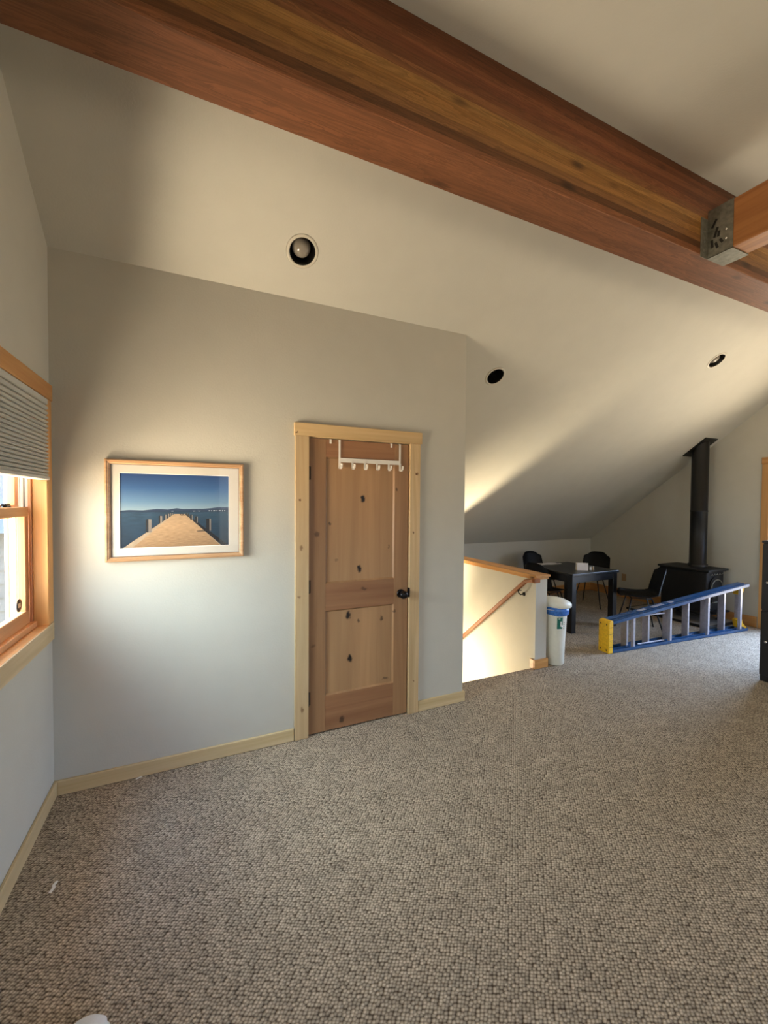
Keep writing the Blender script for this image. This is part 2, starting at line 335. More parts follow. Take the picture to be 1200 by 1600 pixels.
# carpet: nubby loops in a slanting lattice
def carpet():
    m, nt, b = newmat('loop_pile_carpet'); N = nt.nodes.new; L = nt.links.new
    geo = N('ShaderNodeNewGeometry'); pos = geo.outputs['Position']
    mp = N('ShaderNodeMapping'); mp.inputs['Rotation'].default_value = (0, 0, math.radians(34)); mp.inputs['Scale'].default_value = (76, 102, 0)
    L(pos, mp.inputs['Vector'])
    v = N('ShaderNodeTexVoronoi'); v.voronoi_dimensions = '2D'; v.inputs['Scale'].default_value = 1.0; v.inputs['Randomness'].default_value = 0.5
    L(mp.outputs[0], v.inputs['Vector'])
    r = N('ShaderNodeValToRGB'); r.color_ramp.elements[0].position = 0.12; r.color_ramp.elements[0].color = srgb(196, 182, 160)
    r.color_ramp.elements[1].position = 0.72; r.color_ramp.elements[1].color = srgb(80, 67, 53)
    e = r.color_ramp.elements.new(0.42); e.color = srgb(158, 144, 125)
    L(v.outputs['Distance'], r.inputs[0])
    hsv = N('ShaderNodeSeparateColor'); L(v.outputs['Color'], hsv.inputs[0])
    mr = N('ShaderNodeMapRange'); mr.inputs['To Min'].default_value = 0.72; mr.inputs['To Max'].default_value = 1.22; L(hsv.outputs[0], mr.inputs['Value'])
    n = N('ShaderNodeTexNoise'); n.inputs['Scale'].default_value = 9; n.inputs['Detail'].default_value = 5; L(pos, n.inputs['Vector'])
    m2 = N('ShaderNodeMapRange'); m2.inputs['From Min'].default_value = 0.3; m2.inputs['From Max'].default_value = 0.7; m2.inputs['To Min'].default_value = 0.88; m2.inputs['To Max'].default_value = 1.1
    L(n.outputs[0], m2.inputs['Value'])
    mx = N('ShaderNodeMix'); mx.data_type = 'RGBA'; mx.blend_type = 'MULTIPLY'; mx.inputs[0].default_value = 1
    L(r.outputs[0], mx.inputs[6]); L(math_node(nt, 'MULTIPLY', mr.outputs[0], m2.outputs[0]), mx.inputs[7])
    L(mx.outputs[2], b.inputs['Base Color']); b.inputs['Roughness'].default_value = 0.95; setspec(b, 0.1)
    inv = math_node(nt, 'SUBTRACT', 1.0, v.outputs['Distance'])
    bp = N('ShaderNodeBump'); bp.inputs['Strength'].default_value = 0.8; bp.inputs['Distance'].default_value = 0.004
    L(inv, bp.inputs['Height']); L(bp.outputs[0], b.inputs['Normal'])
    return m
M['carpet'] = carpet()

def glassmat(name, gloss=0.06, tint=(1, 1, 1, 1)):
    m = bpy.data.materials.new(name); m.use_nodes = True; nt = m.node_tree
    for n in list(nt.nodes): nt.nodes.remove(n)
    o = nt.nodes.new('ShaderNodeOutputMaterial'); t = nt.nodes.new('ShaderNodeBsdfTransparent'); g = nt.nodes.new('ShaderNodeBsdfGlossy')
    t.inputs[0].default_value = tint; g.inputs['Roughness'].default_value = 0.03
    fr = nt.nodes.new('ShaderNodeFresnel'); fr.inputs[0].default_value = 1.35
    mx = nt.nodes.new('ShaderNodeMixShader')
    ge = nt.nodes.new('ShaderNodeNewGeometry'); inv = math_node(nt, 'SUBTRACT', 1.0, ge.outputs['Backfacing'])
    fac = math_node(nt, 'MULTIPLY', fr.outputs[0], inv)
    nt.links.new(fac, mx.inputs[0]); nt.links.new(t.outputs[0], mx.inputs[1]); nt.links.new(g.outputs[0], mx.inputs[2])
    nt.links.new(mx.outputs[0], o.inputs[0])
    return m
M['glass'] = glassmat('clear_glass')

def shademat():
    m, nt, b = newmat('pleated_shade_fabric'); N = nt.nodes.new; L = nt.links.new
    b.inputs['Base Color'].default_value = srgb(196, 194, 184); b.inputs['Roughness'].default_value = 0.8; setspec(b, 0.2)
    tr = N('ShaderNodeBsdfTranslucent'); tr.inputs[0].default_value = srgb(150, 150, 138)
    mx = N('ShaderNodeMixShader'); mx.inputs[0].default_value = 0.03
    out = nt.nodes['Material Output']; L(b.outputs[0], mx.inputs[1]); L(tr.outputs[0], mx.inputs[2]); L(mx.outputs[0], out.inputs[0])
    n = N('ShaderNodeTexNoise'); n.inputs['Scale'].default_value = 300; geo = N('ShaderNodeNewGeometry'); L(geo.outputs['Position'], n.inputs['Vector'])
    bp = N('ShaderNodeBump'); bp.inputs['Strength'].default_value = 0.1; L(n.outputs[0], bp.inputs['Height']); L(bp.outputs[0], b.inputs['Normal'])
    return m
M['shade'] = shademat()

# ------------------------------------------------------------------ mesh helpers (world coordinates)
def add_box(bm, x0, x1, y0, y1, z0, z1, bev=0.0, seg=1, rot=None, pivot=None):
    t = bmesh.new()
    mat = Matrix.Translation(((x0+x1)/2, (y0+y1)/2, (z0+z1)/2)) @ Matrix.Diagonal((abs(x1-x0), abs(y1-y0), abs(z1-z0), 1))
    bmesh.ops.create_cube(t, size=1, matrix=mat)
    if bev > 0:
        bmesh.ops.bevel(t, geom=list(t.edges), offset=bev, segments=seg, affect='EDGES', profile=0.5)
    if rot is not None:
        p = Vector(pivot) if pivot else Vector(((x0+x1)/2, (y0+y1)/2, (z0+z1)/2))
        bmesh.ops.transform(t, matrix=Matrix.Translation(p) @ rot.to_4x4() @ Matrix.Translation(-p), verts=t.verts)
    merge(bm, t)

def merge(bm, t, mi=0):
    vm = {}
    for v in t.verts: vm[v] = bm.verts.new(v.co)
    for f in t.faces:
        try:
            nf = bm.faces.new([vm[v] for v in f.verts]); nf.smooth = f.smooth; nf.material_index = f.material_index if mi == 0 else mi
        except ValueError: pass
    t.free()

def add_prism(bm, pts, vec, mi=0, bev=0.0):
    """polygon (3D points) extruded by vec"""
    t = bmesh.new(); vec = Vector(vec)
    a = [t.verts.new(Vector(p)) for p in pts]; b = [t.verts.new(Vector(p) + vec) for p in pts]
    t.faces.new(a); t.faces.new(list(reversed(b)))
    n = len(pts)
    for i in range(n): t.faces.new([a[i], b[i], b[(i+1) % n], a[(i+1) % n]])
    bmesh.ops.recalc_face_normals(t, faces=t.faces)
    if bev > 0: bmesh.ops.bevel(t, geom=list(t.edges), offset=bev, segments=1, affect='EDGES')
    for f in t.faces: f.material_index = mi
    merge(bm, t)

def sweep(bm, pts, section, closed_section=True, up=Vector((0, 0, 1)), caps=True, smooth=False):
    """sweep a 2D section (u,v) along a polyline"""
    pts = [Vector(p) for p in pts]; rings = []
    n = len(pts)
    for i, p in enumerate(pts):
        d = (pts[min(i+1, n-1)] - pts[max(i-1, 0)]).normalized()
        side = d.cross(up)
        if side.length < 1e-4: side = d.cross(Vector((1, 0, 0)))
        side.normalize(); u2 = side.cross(d).normalized()
        k = 1.0
        if 0 < i < n-1:
            a = (pts[i]-pts[i-1]).normalized(); b_ = (pts[i+1]-pts[i]).normalized()
            k = 1.0 / max(0.5, math.cos(a.angle(b_) / 2))
        rings.append([bm.verts.new(p + side * s[0] + u2 * s[1] * k) for s in section])
    m = len(section)
    for i in range(n-1):
        for j in range(m):
            f = bm.faces.new([rings[i][j], rings[i][(j+1) % m], rings[i+1][(j+1) % m], rings[i+1][j]]); f.smooth = smooth
    if caps:
        bm.faces.new(rings[0]); bm.faces.new(list(reversed(rings[-1])))

def circ(r, n=12, ry=None):
    return [(r * math.cos(2*PI*i/n), (ry or r) * math.sin(2*PI*i/n)) for i in range(n)]

def tube(bm, pts, r, n=12): sweep(bm, pts, circ(r, n), smooth=True)

def lathe(bm, prof, center=(0, 0, 0), axis=Vector((0, 0, 1)), n=32, sx=1.0, sy=1.0, smooth=True):
    q = Vector((0, 0, 1)).rotation_difference(Vector(axis)).to_matrix(); c = Vector(center); rings = []
    for r, z in prof:
        if r < 1e-6: rings.append([bm.verts.new(c + q @ Vector((0, 0, z)))])
        else: rings.append([bm.verts.new(c + q @ Vector((r*sx*math.cos(2*PI*i/n), r*sy*math.sin(2*PI*i/n), z))) for i in range(n)])
    for a, b in zip(rings, rings[1:]):
        for i in range(n):
            if len(a) == 1 and len(b) == 1: break
            if len(a) == 1: f = bm.faces.new([a[0], b[i], b[(i+1) % n]])
            elif len(b) == 1: f = bm.faces.new([a[i], a[(i+1) % n], b[0]])
            else: f = bm.faces.new([a[i], a[(i+1) % n], b[(i+1) % n], b[i]])
            f.smooth = smooth

def make(name, bm, mats, parent=None, **props):
    bmesh.ops.recalc_face_normals(bm, faces=bm.faces)
    me = bpy.data.meshes.new(name); bm.to_mesh(me); bm.free()
    for m in (mats if isinstance(mats, (list, tuple)) else [mats]): me.materials.append(M[m])
    o = bpy.data.objects.new(name, me); COL.objects.link(o)
    if parent is not None:
        pw = world_of(parent)
        me.transform(pw.inverted()); o.parent = parent
    for k, v in props.items(): o[k] = v
    return o

def world_of(o):
    m = Matrix.LocRotScale(o.location, o.rotation_euler, o.scale)
    return world_of(o.parent) @ m if o.parent else m

def thing(name, label, cat, loc=(0, 0, 0), rz=0.0, group=None, kind=None):
    o = bpy.data.objects.new(name, None); COL.objects.link(o); o.location = loc; o.rotation_euler = (0, 0, rz)
    o.empty_display_size = 0.1
    if kind: o['kind'] = kind
    if label: o['label'] = label
    if cat: o['category'] = cat
    if group: o['group'] = group
    return o

def struct(name, bm, mats, label=None, cat=None):
    o = make(name, bm, mats, kind='structure')
    if label: o['label'] = label
    if cat: o['category'] = cat
    return o
B = bmesh.new

# ================================================================== ROOM SHELL
# floor slabs around the stair opening
bm = B()
SX0, SX1, SY0 = L1 + 0.0, 3.68, 0.275
add_box(bm, -0.15, L2+0.15, YB-0.15, SY0, -0.28, 0)
add_box(bm, SX1+0.01, L2+0.15, SY0-0.001, K+0.11, -0.28, 0)
add_box(bm, -0.15, SX0, SY0, K+0.15, -0.28, 0)
struct('floor', bm, 'carpet', 'beige nubby loop carpet running through the whole room', 'carpet floor')

# west gable wall with window opening
def wall_yz(bm, x0, x1, y0, y1, zlo, ztop=None):
    ys = [y0] + [y for y in (YS, YN) if y0 < y < y1] + [y1]
    if ztop is None: top = [(y, roof(y) + 0.02) for y in ys]
    else: top = [(y0, ztop), (y1, ztop)]
    pts = [(x0, y0, zlo)] + [(x0, y, z) for y, z in top] + [(x0, y1, zlo)]
    add_prism(bm, pts, (x1-x0, 0, 0))
bm = B()
wall_yz(bm, -0.15, 0, YB, W1[0], -0.1)
wall_yz(bm, -0.15, 0, W1[1], K+0.12, -0.1)
wall_yz(bm, -0.15, 0, W1[0], W1[1], -0.1, W1[2])
wall_yz(bm, -0.15, 0, W1[0], W1[1], W1[3])
struct('wall_west', bm, 'wall', 'cream gable wall with the window, at the left', 'wall')

# east gable wall with glazed door opening
bm = B()
wall_yz(bm, L2, L2+0.15, YB, D2[0], -0.1)
wall_yz(bm, L2, L2+0.15, D2[1], K+0.15, -0.1)
wall_yz(bm, L2, L2+0.15, D2[0], D2[1], D2[3])
struct('wall_east', bm, 'wall', 'shaded far gable wall behind the wood stove', 'wall')

# door wall (north partition) with the door opening
bm = B()
def dw(x0, x1, z0, zt=None):
    if zt is None: pts = [(x0, 0, z0), (x0, 0, H+.01), (x0, 0.12, H-0.08), (x0, 0.12, z0)]
    else: pts = [(x0, 0, z0), (x0, 0, zt), (x0, 0.12, zt), (x0, 0.12, z0)]
    add_prism(bm, pts, (x1-x0, 0, 0))
dw(-0.0, 1.375, -0.0); dw(2.18, L1, 0.0); dw(1.375, 2.18, 2.06)
# side wall along the stairwell
pts = [(L1-0.12, 0.12, -2.9), (L1-0.12, 0.12, H-M_*.12+.01), (L1-0.12, K, H-M_*K+.01), (L1-0.12, K, -2.9)]
add_prism(bm, pts, (0.12, 0, 0))
add_box(bm, L1-0.12, L1, 0.0, 0.12, -0.28, 0)
struct('wall_north', bm, 'wall', 'tall cream wall with the picture and the wooden door', 'wall')

# low knee wall at the eave
bm = B(); add_box(bm, L1-0.12, L2+0.15, K, K+0.12, -2.9, H-M_*K+0.02)
struct('wall_eave', bm, 'wall', 'low knee wall under the eave behind table', 'wall')

# south wall with windows behind the camera
bm = B(); zt = roof(YB)+.02
xs = [-0.15, SW[0][0], SW[0][1], SW[1][0], SW[1][1], L2+0.15]
for i in (0, 2, 4): add_box(bm, xs[i], xs[i+1], YB-0.15, YB, -0.1, zt)
for a in SW:
    add_box(bm, a[0], a[1], YB-0.15, YB, -0.1, a[2]); add_box(bm, a[0], a[1], YB-0.15, YB, a[3], zt)
struct('wall_south', bm, 'wall', 'dormer wall with wide windows', 'wall')

# sloped ceiling with three holes for the can lights
cs = 1.0 / math.hypot(1, M_); dirS = Vector((0, -1, M_)).normalized()
NRM = Vector((0, -M_, -1)).normalized()      # into the room
def slope_pt(x, s):  # s = distance up the slope from y=0
    return Vector((x, 0, H)) + dirS * s
CANS = [(1.297, -0.233), (3.161, 0.252), (5.658, -0.224)]
RC = 0.078
bm = B()
smin = -(K+0.0)/cs; smax = (-YN+0.0)/cs
edges = []
def loop(pts2):
    vs = [bm.verts.new((p[0], p[1], 0)) for p in pts2]
    return [bm.edges.new((vs[i], vs[(i+1) % len(vs)])) for i in range(len(vs))]
edges += loop([(0, smin), (L2, smin), (L2, smax), (0, smax)])
for x, y in CANS: edges += loop([(x+RC*math.cos(2*PI*i/40), -y/cs+RC*math.sin(2*PI*i/40)) for i in range(40)])
bmesh.ops.triangle_fill(bm, edges=edges, use_beauty=True)
for v in bm.verts: v.co = slope_pt(v.co.x, v.co.y)
# thick roof above
add_prism(bm, [slope_pt(-0.15, smin-0.3) - NRM*0.30, slope_pt(-0.15, smax+0.5) - NRM*0.30, slope_pt(-0.15, smax+0.5) - NRM*0.42, slope_pt(-0.15, smin-0.3) - NRM*0.42], (L2+0.3, 0, 0))
add_box(bm, -0.15, L2+0.15, K+0.10, K+0.45, H-M_*K-0.25, H-M_*K+0.6)
# closing strips at both gables between ceiling skin and roof
for x0 in (-0.15, L2): add_prism(bm, [slope_pt(x0, smin-.3)-NRM*.0, slope_pt(x0, smax+.3)-NRM*.0, slope_pt(x0, smax+.3)-NRM*.4, slope_pt(x0, smin-.3)-NRM*.4], (0.15, 0, 0))
# low pitched dormer ceiling south of the beam
pts = [(-0.15, YN+0.02, ZT), (-0.15, YS, ZT), (-0.15, YB-0.15, roof(YB-0.15)), (-0.15, YB-0.15, roof(YB)+.3), (-0.15, YN+0.02, ZT+0.3)]
add_prism(bm, pts, (L2+0.3, 0, 0))
struct('ceiling', bm, 'wall', 'cream sloping ceiling with recessed lights', 'ceiling')

# glulam ridge beam
t = thing('ridge_beam', 'huge brown laminated timber beam running diagonally across the ceiling', 'beam', (L2/2, (YN+YS)/2, ZB))
bm = B(); add_box(bm, -0.02, L2+0.02, YS, YN, ZB, ZT+0.01, 0.004)
make('laminated_timber', bm, 'glulam', t)
# crossbeam and its steel hanger
XR0, XR1 = 3.664, 3.83
ZR0, ZR1 = 3.166, 3.455
bm = B(); add_box(bm, XR0, XR1, YB+0.001, YS-0.012, ZR0, 3.235 if False else ZR1, 0.006)
o = make('crossbeam', bm, 'glulam_y'); o['label'] = 'orange brown crossbeam held to the big beam by a steel hanger'; o['category'] = 'beam'
t = thing('joist_hanger', 'grey galvanised steel hanger where crossbeam meets the big beam', 'metal bracket', ((XR0+XR1)/2, YS-.07, ZR0-.004))
bm = B()
yo = YS - 0.14
for x0, x1 in ((XR0-0.005, XR0-0.001), (XR1+0.001, XR1+0.005)): add_box(bm, x0, x1, yo, YS-0.004, ZR0-0.006, ZR1-0.0)
add_box(bm, XR0-0.005, XR1+0.005, yo, YS-0.004, ZR0-0.008, ZR0-0.002)
make('saddle', bm, 'galv', t)
for s, x0, x1 in ((-1, XR0-0.075, XR0-0.002), (1, XR1+0.002, XR1+0.075)):
    bm = B(); add_box(bm, x0, x1, YS-0.004, YS-0.0005, ZR0-0.006 if s < 0 else ZR0+.05, ZR1-0.05, 0.001)
    make('beam_flange', bm, 'galv', t)
def blob(bm, c, r, ax): lathe(bm, [(0, 0.006), (r*.6, 0.006), (r, 0.002), (r, 0)], c, ax, 12)
for yy, zz in ((yo+0.035, 3.29), (yo+0.035, 3.235)):
    bm = B(); blob(bm, (XR0-0.005, yy, zz), 0.007, (-1, 0, 0)); make('bolt', bm, 'bolt', t)
for zz in (3.2, 3.26, 3.32):
    bm = B(); blob(bm, (XR0-0.04, YS-0.004, zz), 0.009, (0, -1, 0)); make('bolt', bm, 'galv', t)
bm = B()
for k, (yy, zz, l) in enumerate(((yo+0.10, 3.36, .05), (yo+.09, 3.30, .06), (yo+.075, 3.285, .035), (yo+.11, 3.24, .05), (yo+.085, 3.22, .04), (yo+.06, 3.235, .03))):
    add_box(bm, XR0-0.0062, XR0-0.005, yy-0.007, yy+0.007, zz-l/2, zz+l/2, 0, rot=Matrix.Rotation(0.5-0.2*k, 3, 'X'))
make('stamped_slot', bm, 'galv_dark', t)

# ------------------------------------------------------------------ baseboards
def bb(name, x0, x1, y0, y1, h, mat): 
    bm = B(); add_box(bm, x0, x1, y0, y1, 0.001, h, 0.003); return struct(name, bm, mat)
bb('baseboard_north', 0.016, 1.297, -0.016, -0.0005, 0.083, 'pine_x')
bm = B(); add_box(bm, 2.247, L1+0.016, -0.016, -0.0005, 0.001, 0.083, 0.003); add_box(bm, L1+0.0005, L1+0.016, 0, SY0-0.03, 0.001, 0.083, 0.003)
struct('baseboard_corner', bm, 'pine_x')
bb('baseboard_west', 0.0005, 0.016, YB, -0.0005, 0.083, 'pine_y')
bb('baseboard_east', L2-0.016, L2-0.0005, 0.10, K, 0.14, 'fir_y')
bb('baseboard_eave', 3.85, L2-0.017, K-0.016, K-0.0005, 0.14, 'fir_x')

# ------------------------------------------------------------------ stair half wall, steps
HWX0, HWX1, HWY = 3.68, 3.824, 0.245
bm = B(); add_box(bm, HWX0, HWX1, HWY, K, -2.9, 0.872)
struct('wall_stair', bm, 'wall', 'half wall beside the stairs, lit warm on the stair side', 'half wall')
bm = B(); add_box(bm, HWX0-0.022, HWX1+0.022, HWY-0.022, K-0.001, 0.893, 0.913, 0.003); add_box(bm, HWX0-0.012, HWX1+0.012, HWY-0.012, K-0.001, 0.868, 0.893, 0.002)
o = struct('trim_1', bm, 'fir_y', 'orange wood cap along the top of the stair half wall', 'wall cap')
bm = B(); add_box(bm, HWX0-0.016, HWX1+0.016, HWY-0.016, HWY-0.0005, 0.001, 0.092, 0.003); add_box(bm, HWX0-0.016, HWX0-0.0005, HWY, SY0+.02, 0.001, 0.092, 0.003); add_box(bm, HWX1+0.0005, HWX1+0.016, HWY, K-.02, 0.001, 0.092, 0.003)
struct('baseboard_stair', bm, 'fir_x')
bm = B()
for i in range(13):
    y0 = SY0 + 0.26*i; z1 = -0.19*(i+1)
    if y0 > K-0.2: break
    add_box(bm, L1+0.001, SX1-0.001, y0+0.001, min(K-.001, y0+0.285), z1-0.19, z1, 0.004)
o = make('staircase', bm, 'carpet'); o['label'] = 'carpeted stairs going down beside the half wall'; o['category'] = 'stairs'
bm = B(); add_box(bm, L1-0.12, SX1+.2, 0, K+0.12, -3.0, -2.9); struct('floor_lower', bm, 'carpet')
bm = B(); add_box(bm, L1, SX1, SY0-.12, SY0-0.001, -2.9, -0.28); struct('wall_stair_front', bm, 'wall')

# handrail
t = thing('handrail', 'brown wooden handrail slanting down the lit stair wall', 'handrail', (3.62, 0.32, 0.83))
SK = .78
sec = [(-.019, -.018), (.019, -.018), (.022, -.004), (.018, .002), (.022, .010), (.014, .024), (-.014, .024), (-.022, .010), (-.018, .002), (-.022, -.004)]
sec = [(a*SK, b*SK) for a, b in sec]
p0 = Vector((3.605, 0.30, 0.852)); p1 = Vector((3.605, 2.3, 0.852 - 0.835*2.0))
bm = B(); sweep(bm, [Vector((3.605, 0.205, 0.868)), p0, p1], sec)
make('rail', bm, 'rail', t)
bm = B(); add_box(bm, 3.605, 3.679, 0.187, 0.225, 0.850, 0.890, 0.004)
make('wall_return', bm, 'rail', t)
for yy in (0.40, 1.6):
    zz = p0.z - 0.835*(yy-0.30) - 0.02
    bk = B(); tube(bk, [(3.605, yy, zz), (3.607, yy, zz-0.03), (3.63, yy, zz-0.05), (3.674, yy, zz-0.05)], 0.006, 8)
    lathe(bk, [(0, .008), (.018, .006), (.02, 0)], (3.679, yy, zz-0.05), (-1, 0, 0), 16)
    add_box(bk, 3.59, 3.62, yy-.03, yy+.03, zz-.004, zz)
    make('bracket', bk, 'bronze', t)

# ================================================================== WEST WINDOW
XF = 0.02
w = thing('window_1', 'double-hung wooden window at the left edge with shade half down', 'window', (0, -0.55, 0.93), kind='structure')
def wpart(name, mat, *boxes, bev=0.002, parent=None):
    bm = B()
    for b in boxes: add_box(bm, *b, bev)
    return make(name, bm, mat, parent or w)
YO = -0.998      # far jamb face
wpart('casing', 'fir_z', (0.0005, XF, -0.107, -0.045, 0.965, 2.122))
wpart('casing', 'fir_z', (0.0005, XF, -1.065, YO-0.005, 0.965, 2.122))
wpart('header_casing', 'fir_y', (0.0005, XF+0.004, -1.08, -0.038, 2.122, 2.205))
wpart('apron_casing', 'pine_y', (0.0005, XF+.002, -1.075, -0.045, 0.872, 0.962))
wpart('stool', 'fir_y', (-0.05, XF-.002, YO, -0.110, 0.940, 0.9635))
wpart('jamb', 'fir_z', (-0.045, XF-0.003, -0.112, -0.086, 0.94, 2.14))
wpart('jamb', 'fir_z', (-0.045, XF-0.003, YO-0.02, YO, 0.94, 2.14))
wpart('head_jamb', 'fir_y', (-0.14, XF-0.003, YO, -0.112, 2.12, 2.14))
wpart('stop', 'sash_z', (-0.058, -0.0455, -0.126, -0.09, 0.955, 2.12))
wpart('stop', 'sash_z', (-0.058, -0.0455, YO-0.01, YO+0.014, 0.955, 2.12))
bm = B()
for i, x in enumerate((-0.062, -0.078, -0.094, -0.11, -0.126, -0.142)): add_box(bm, x-0.011, x, -0.114-0.006*(i % 2), -0.09, 0.955, 2.12, 0.001)
make('jamb_liner', bm, 'vinyl', w)
bm = B()
for i, x in enumerate((-0.062, -0.078, -0.094, -0.11, -0.126, -0.142)): add_box(bm, x-0.011, x, YO-.02, YO+0.002+0.006*(i % 2), 0.955, 2.12, 0.001)
make('jamb_liner', bm, 'vinyl', w)
wpart('sill', 'fir_y', (-0.15, -0.05, YO, -0.112, 0.935, 0.972))
wpart('sill_stop', 'sash_y', (-0.056, -0.030, YO, -0.113, 0.9635, 0.992))
def sash(name, x0, x1, z0, z1, br, tr):
    y0, y1 = YO+0.012, -0.128
    s = B()
    add_box(s, x0, x1, y0, y0+0.045, z0, z1, 0.002); add_box(s, x0, x1, y1-0.045, y1, z0, z1, 0.002)
    o = make(name, s, 'sash_z', w)
    s = B(); add_box(s, x0-0.001, x1+0.001, y0, y1, z0, z0+br, 0.003); make('bottom_rail', s, 'sash_y', o)
    s = B(); add_box(s, x0-0.001, x1+0.001, y0, y1, z1-tr, z1, 0.003); make('top_rail', s, 'sash_y', o)
    s = B(); xm = (x0+x1)/2; add_box(s, xm-0.002, xm+0.002, y0+0.04, y1-0.04, z0+br-0.005, z1-tr+0.005); make('pane', s, 'glass', o)
    return o
ls = sash('lower_sash', -0.088, -0.056, 0.985, 1.572, 0.072, 0.048)
us = sash('upper_sash', -0.125, -0.093, 1.535, 2.118, 0.048, 0.05)
bm = B(); lathe(bm, [(0, .008), (.016, .008), (.02, 0)], (-0.075, -0.33, 1.573), n=14); add_box(bm, -0.085, -0.065, -0.36, -0.31, 1.578, 1.59, .003)
make('sash_lock', bm, 'bronze', ls)
bm = B(); lathe(bm, [(0, .0006), (1, .0006), (1, 0)], (-0.0695, -0.215, 1.098), (1, 0, 0), 24, 0.032, 0.034)
st = make('sticker', bm, 'sticker', ls)
bm = B(); add_box(bm, -0.0688, -0.0683, -0.232, -0.200, 1.088, 1.108); make('sticker_mark', bm, 'sticker_y', st)

# pleated shade
t = thing('window_shade', 'pale grey pleated cellular shade pulled halfway down the left window', 'window shade', (0.0, -0.55, 2.10))
bm = B(); add_box(bm, -0.022, 0.026, YO+0.004, -0.118, 2.088, 2.119, 0.004); make('head_rail', bm, 'shade', t)
bm = B()
n = 18; zs = [2.088 - (2.088-1.726)*((i/n)**0.88) for i in range(n+1)]
prof = []
for i in range(n):
    pz = zs[i]-zs[i+1]; prof += [(0.002, zs[i]), (0.021, zs[i]-.14*pz), (0.029, zs[i]-.5*pz), (0.021, zs[i]-.86*pz)]
prof.append((0.002, zs[n]))
front = prof; back = [(-0.012, prof[-1][1]), (-0.012, prof[0][1])]
poly = front + back
a = [bm.verts.new((x, -0.118, z)) for x, z in poly]; b_ = [bm.verts.new((x, YO+0.004, z)) for x, z in poly]
for i in range(len(poly)): bm.faces.new([a[i], b_[i], b_[(i+1) % len(poly)], a[(i+1) % len(poly)]])
for i in range(n): 
    for q in (a, b_): bm.faces.new([q[4*i+k] for k in range(5)])
bm.faces.new([a[4*i] for i in range(n+1)] + [a[-2], a[-1]]); bm.faces.new([b_[4*i] for i in range(n+1)] + [b_[-2], b_[-1]])
make('pleats', bm, 'shade', t)
bm = B(); add_box(bm, -0.016, 0.030, YO+0.002, -0.115, 1.708, 1.727, 0.004); make('bottom_rail', bm, 'shade', t)

# outside: pale siding of a neighbouring building and slim trunks
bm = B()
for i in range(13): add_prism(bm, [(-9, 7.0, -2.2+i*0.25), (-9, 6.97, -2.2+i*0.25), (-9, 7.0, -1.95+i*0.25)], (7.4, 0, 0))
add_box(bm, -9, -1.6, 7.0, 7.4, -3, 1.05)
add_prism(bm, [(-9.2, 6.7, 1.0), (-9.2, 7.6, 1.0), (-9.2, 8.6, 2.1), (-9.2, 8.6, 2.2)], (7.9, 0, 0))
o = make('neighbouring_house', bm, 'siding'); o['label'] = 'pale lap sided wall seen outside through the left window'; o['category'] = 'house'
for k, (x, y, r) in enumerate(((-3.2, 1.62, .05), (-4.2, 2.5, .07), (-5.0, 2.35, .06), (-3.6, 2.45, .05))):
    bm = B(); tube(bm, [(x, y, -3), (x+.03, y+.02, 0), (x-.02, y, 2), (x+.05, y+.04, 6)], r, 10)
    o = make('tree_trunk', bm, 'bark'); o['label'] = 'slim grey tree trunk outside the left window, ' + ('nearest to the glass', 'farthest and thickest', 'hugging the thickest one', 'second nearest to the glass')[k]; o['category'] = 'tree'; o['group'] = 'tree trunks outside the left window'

# ================================================================== DOOR IN THE NORTH WALL
XD0, XD1, ZD = 1.397, 2.159, 2.04
d = thing('door_1', 'knotty wooden two-panel door in pale pine casing', 'door', ((XD0+XD1)/2, 0, 0), kind='structure')
def dpart(name, mat, *boxes, bev=0.002, parent=None, **kw):
    bm = B()
    for b in boxes: add_box(bm, *b, bev)
    return make(name, bm, mat, parent or d, **kw)
dpart('casing', 'casing', (1.302, XD0-0.002, -0.02, -0.0005, 0.001, 2.045))
dpart('casing', 'casing', (XD1+0.002, 2.245, -0.02, -0.0005, 0.001, 2.045))
dpart('header_casing', 'casing_x', (1.296, 2.257, -0.025, -0.0005, 2.045, 2.13))
dpart('jamb', 'casing', (XD0-0.02, XD0-0.0025, -0.0005, 0.12, 0.001, 2.042), (XD1+0.0025, XD1+0.02, -0.0005, 0.12, 0.001, 2.042), (XD0-.02, XD1+.02, -0.0005, 0.12, 2.042, 2.059))
X0, X1 = XD0+0.001, XD1-0.004
PY0, PY1 = 0.001, 0.037
ax0, ax1 = 1.516, 2.040
slab = dpart('stile', 'alder_z', (X0, ax0, PY0, PY1, 0.010, 2.036), (ax1, X1, PY0, PY1, 0.010, 2.036), bev=0.001)
dpart('top_rail', 'alder_x', (ax0, ax1, PY0, PY1, 1.915, 2.036), bev=0.001)
dpart('middle_rail', 'alder_x', (ax0, ax1, PY0, PY1, 0.852, 1.042), bev=0.001)
dpart('bottom_rail', 'alder_x', (ax0, ax1, PY0, PY1, 0.012, 0.258), bev=0.001)
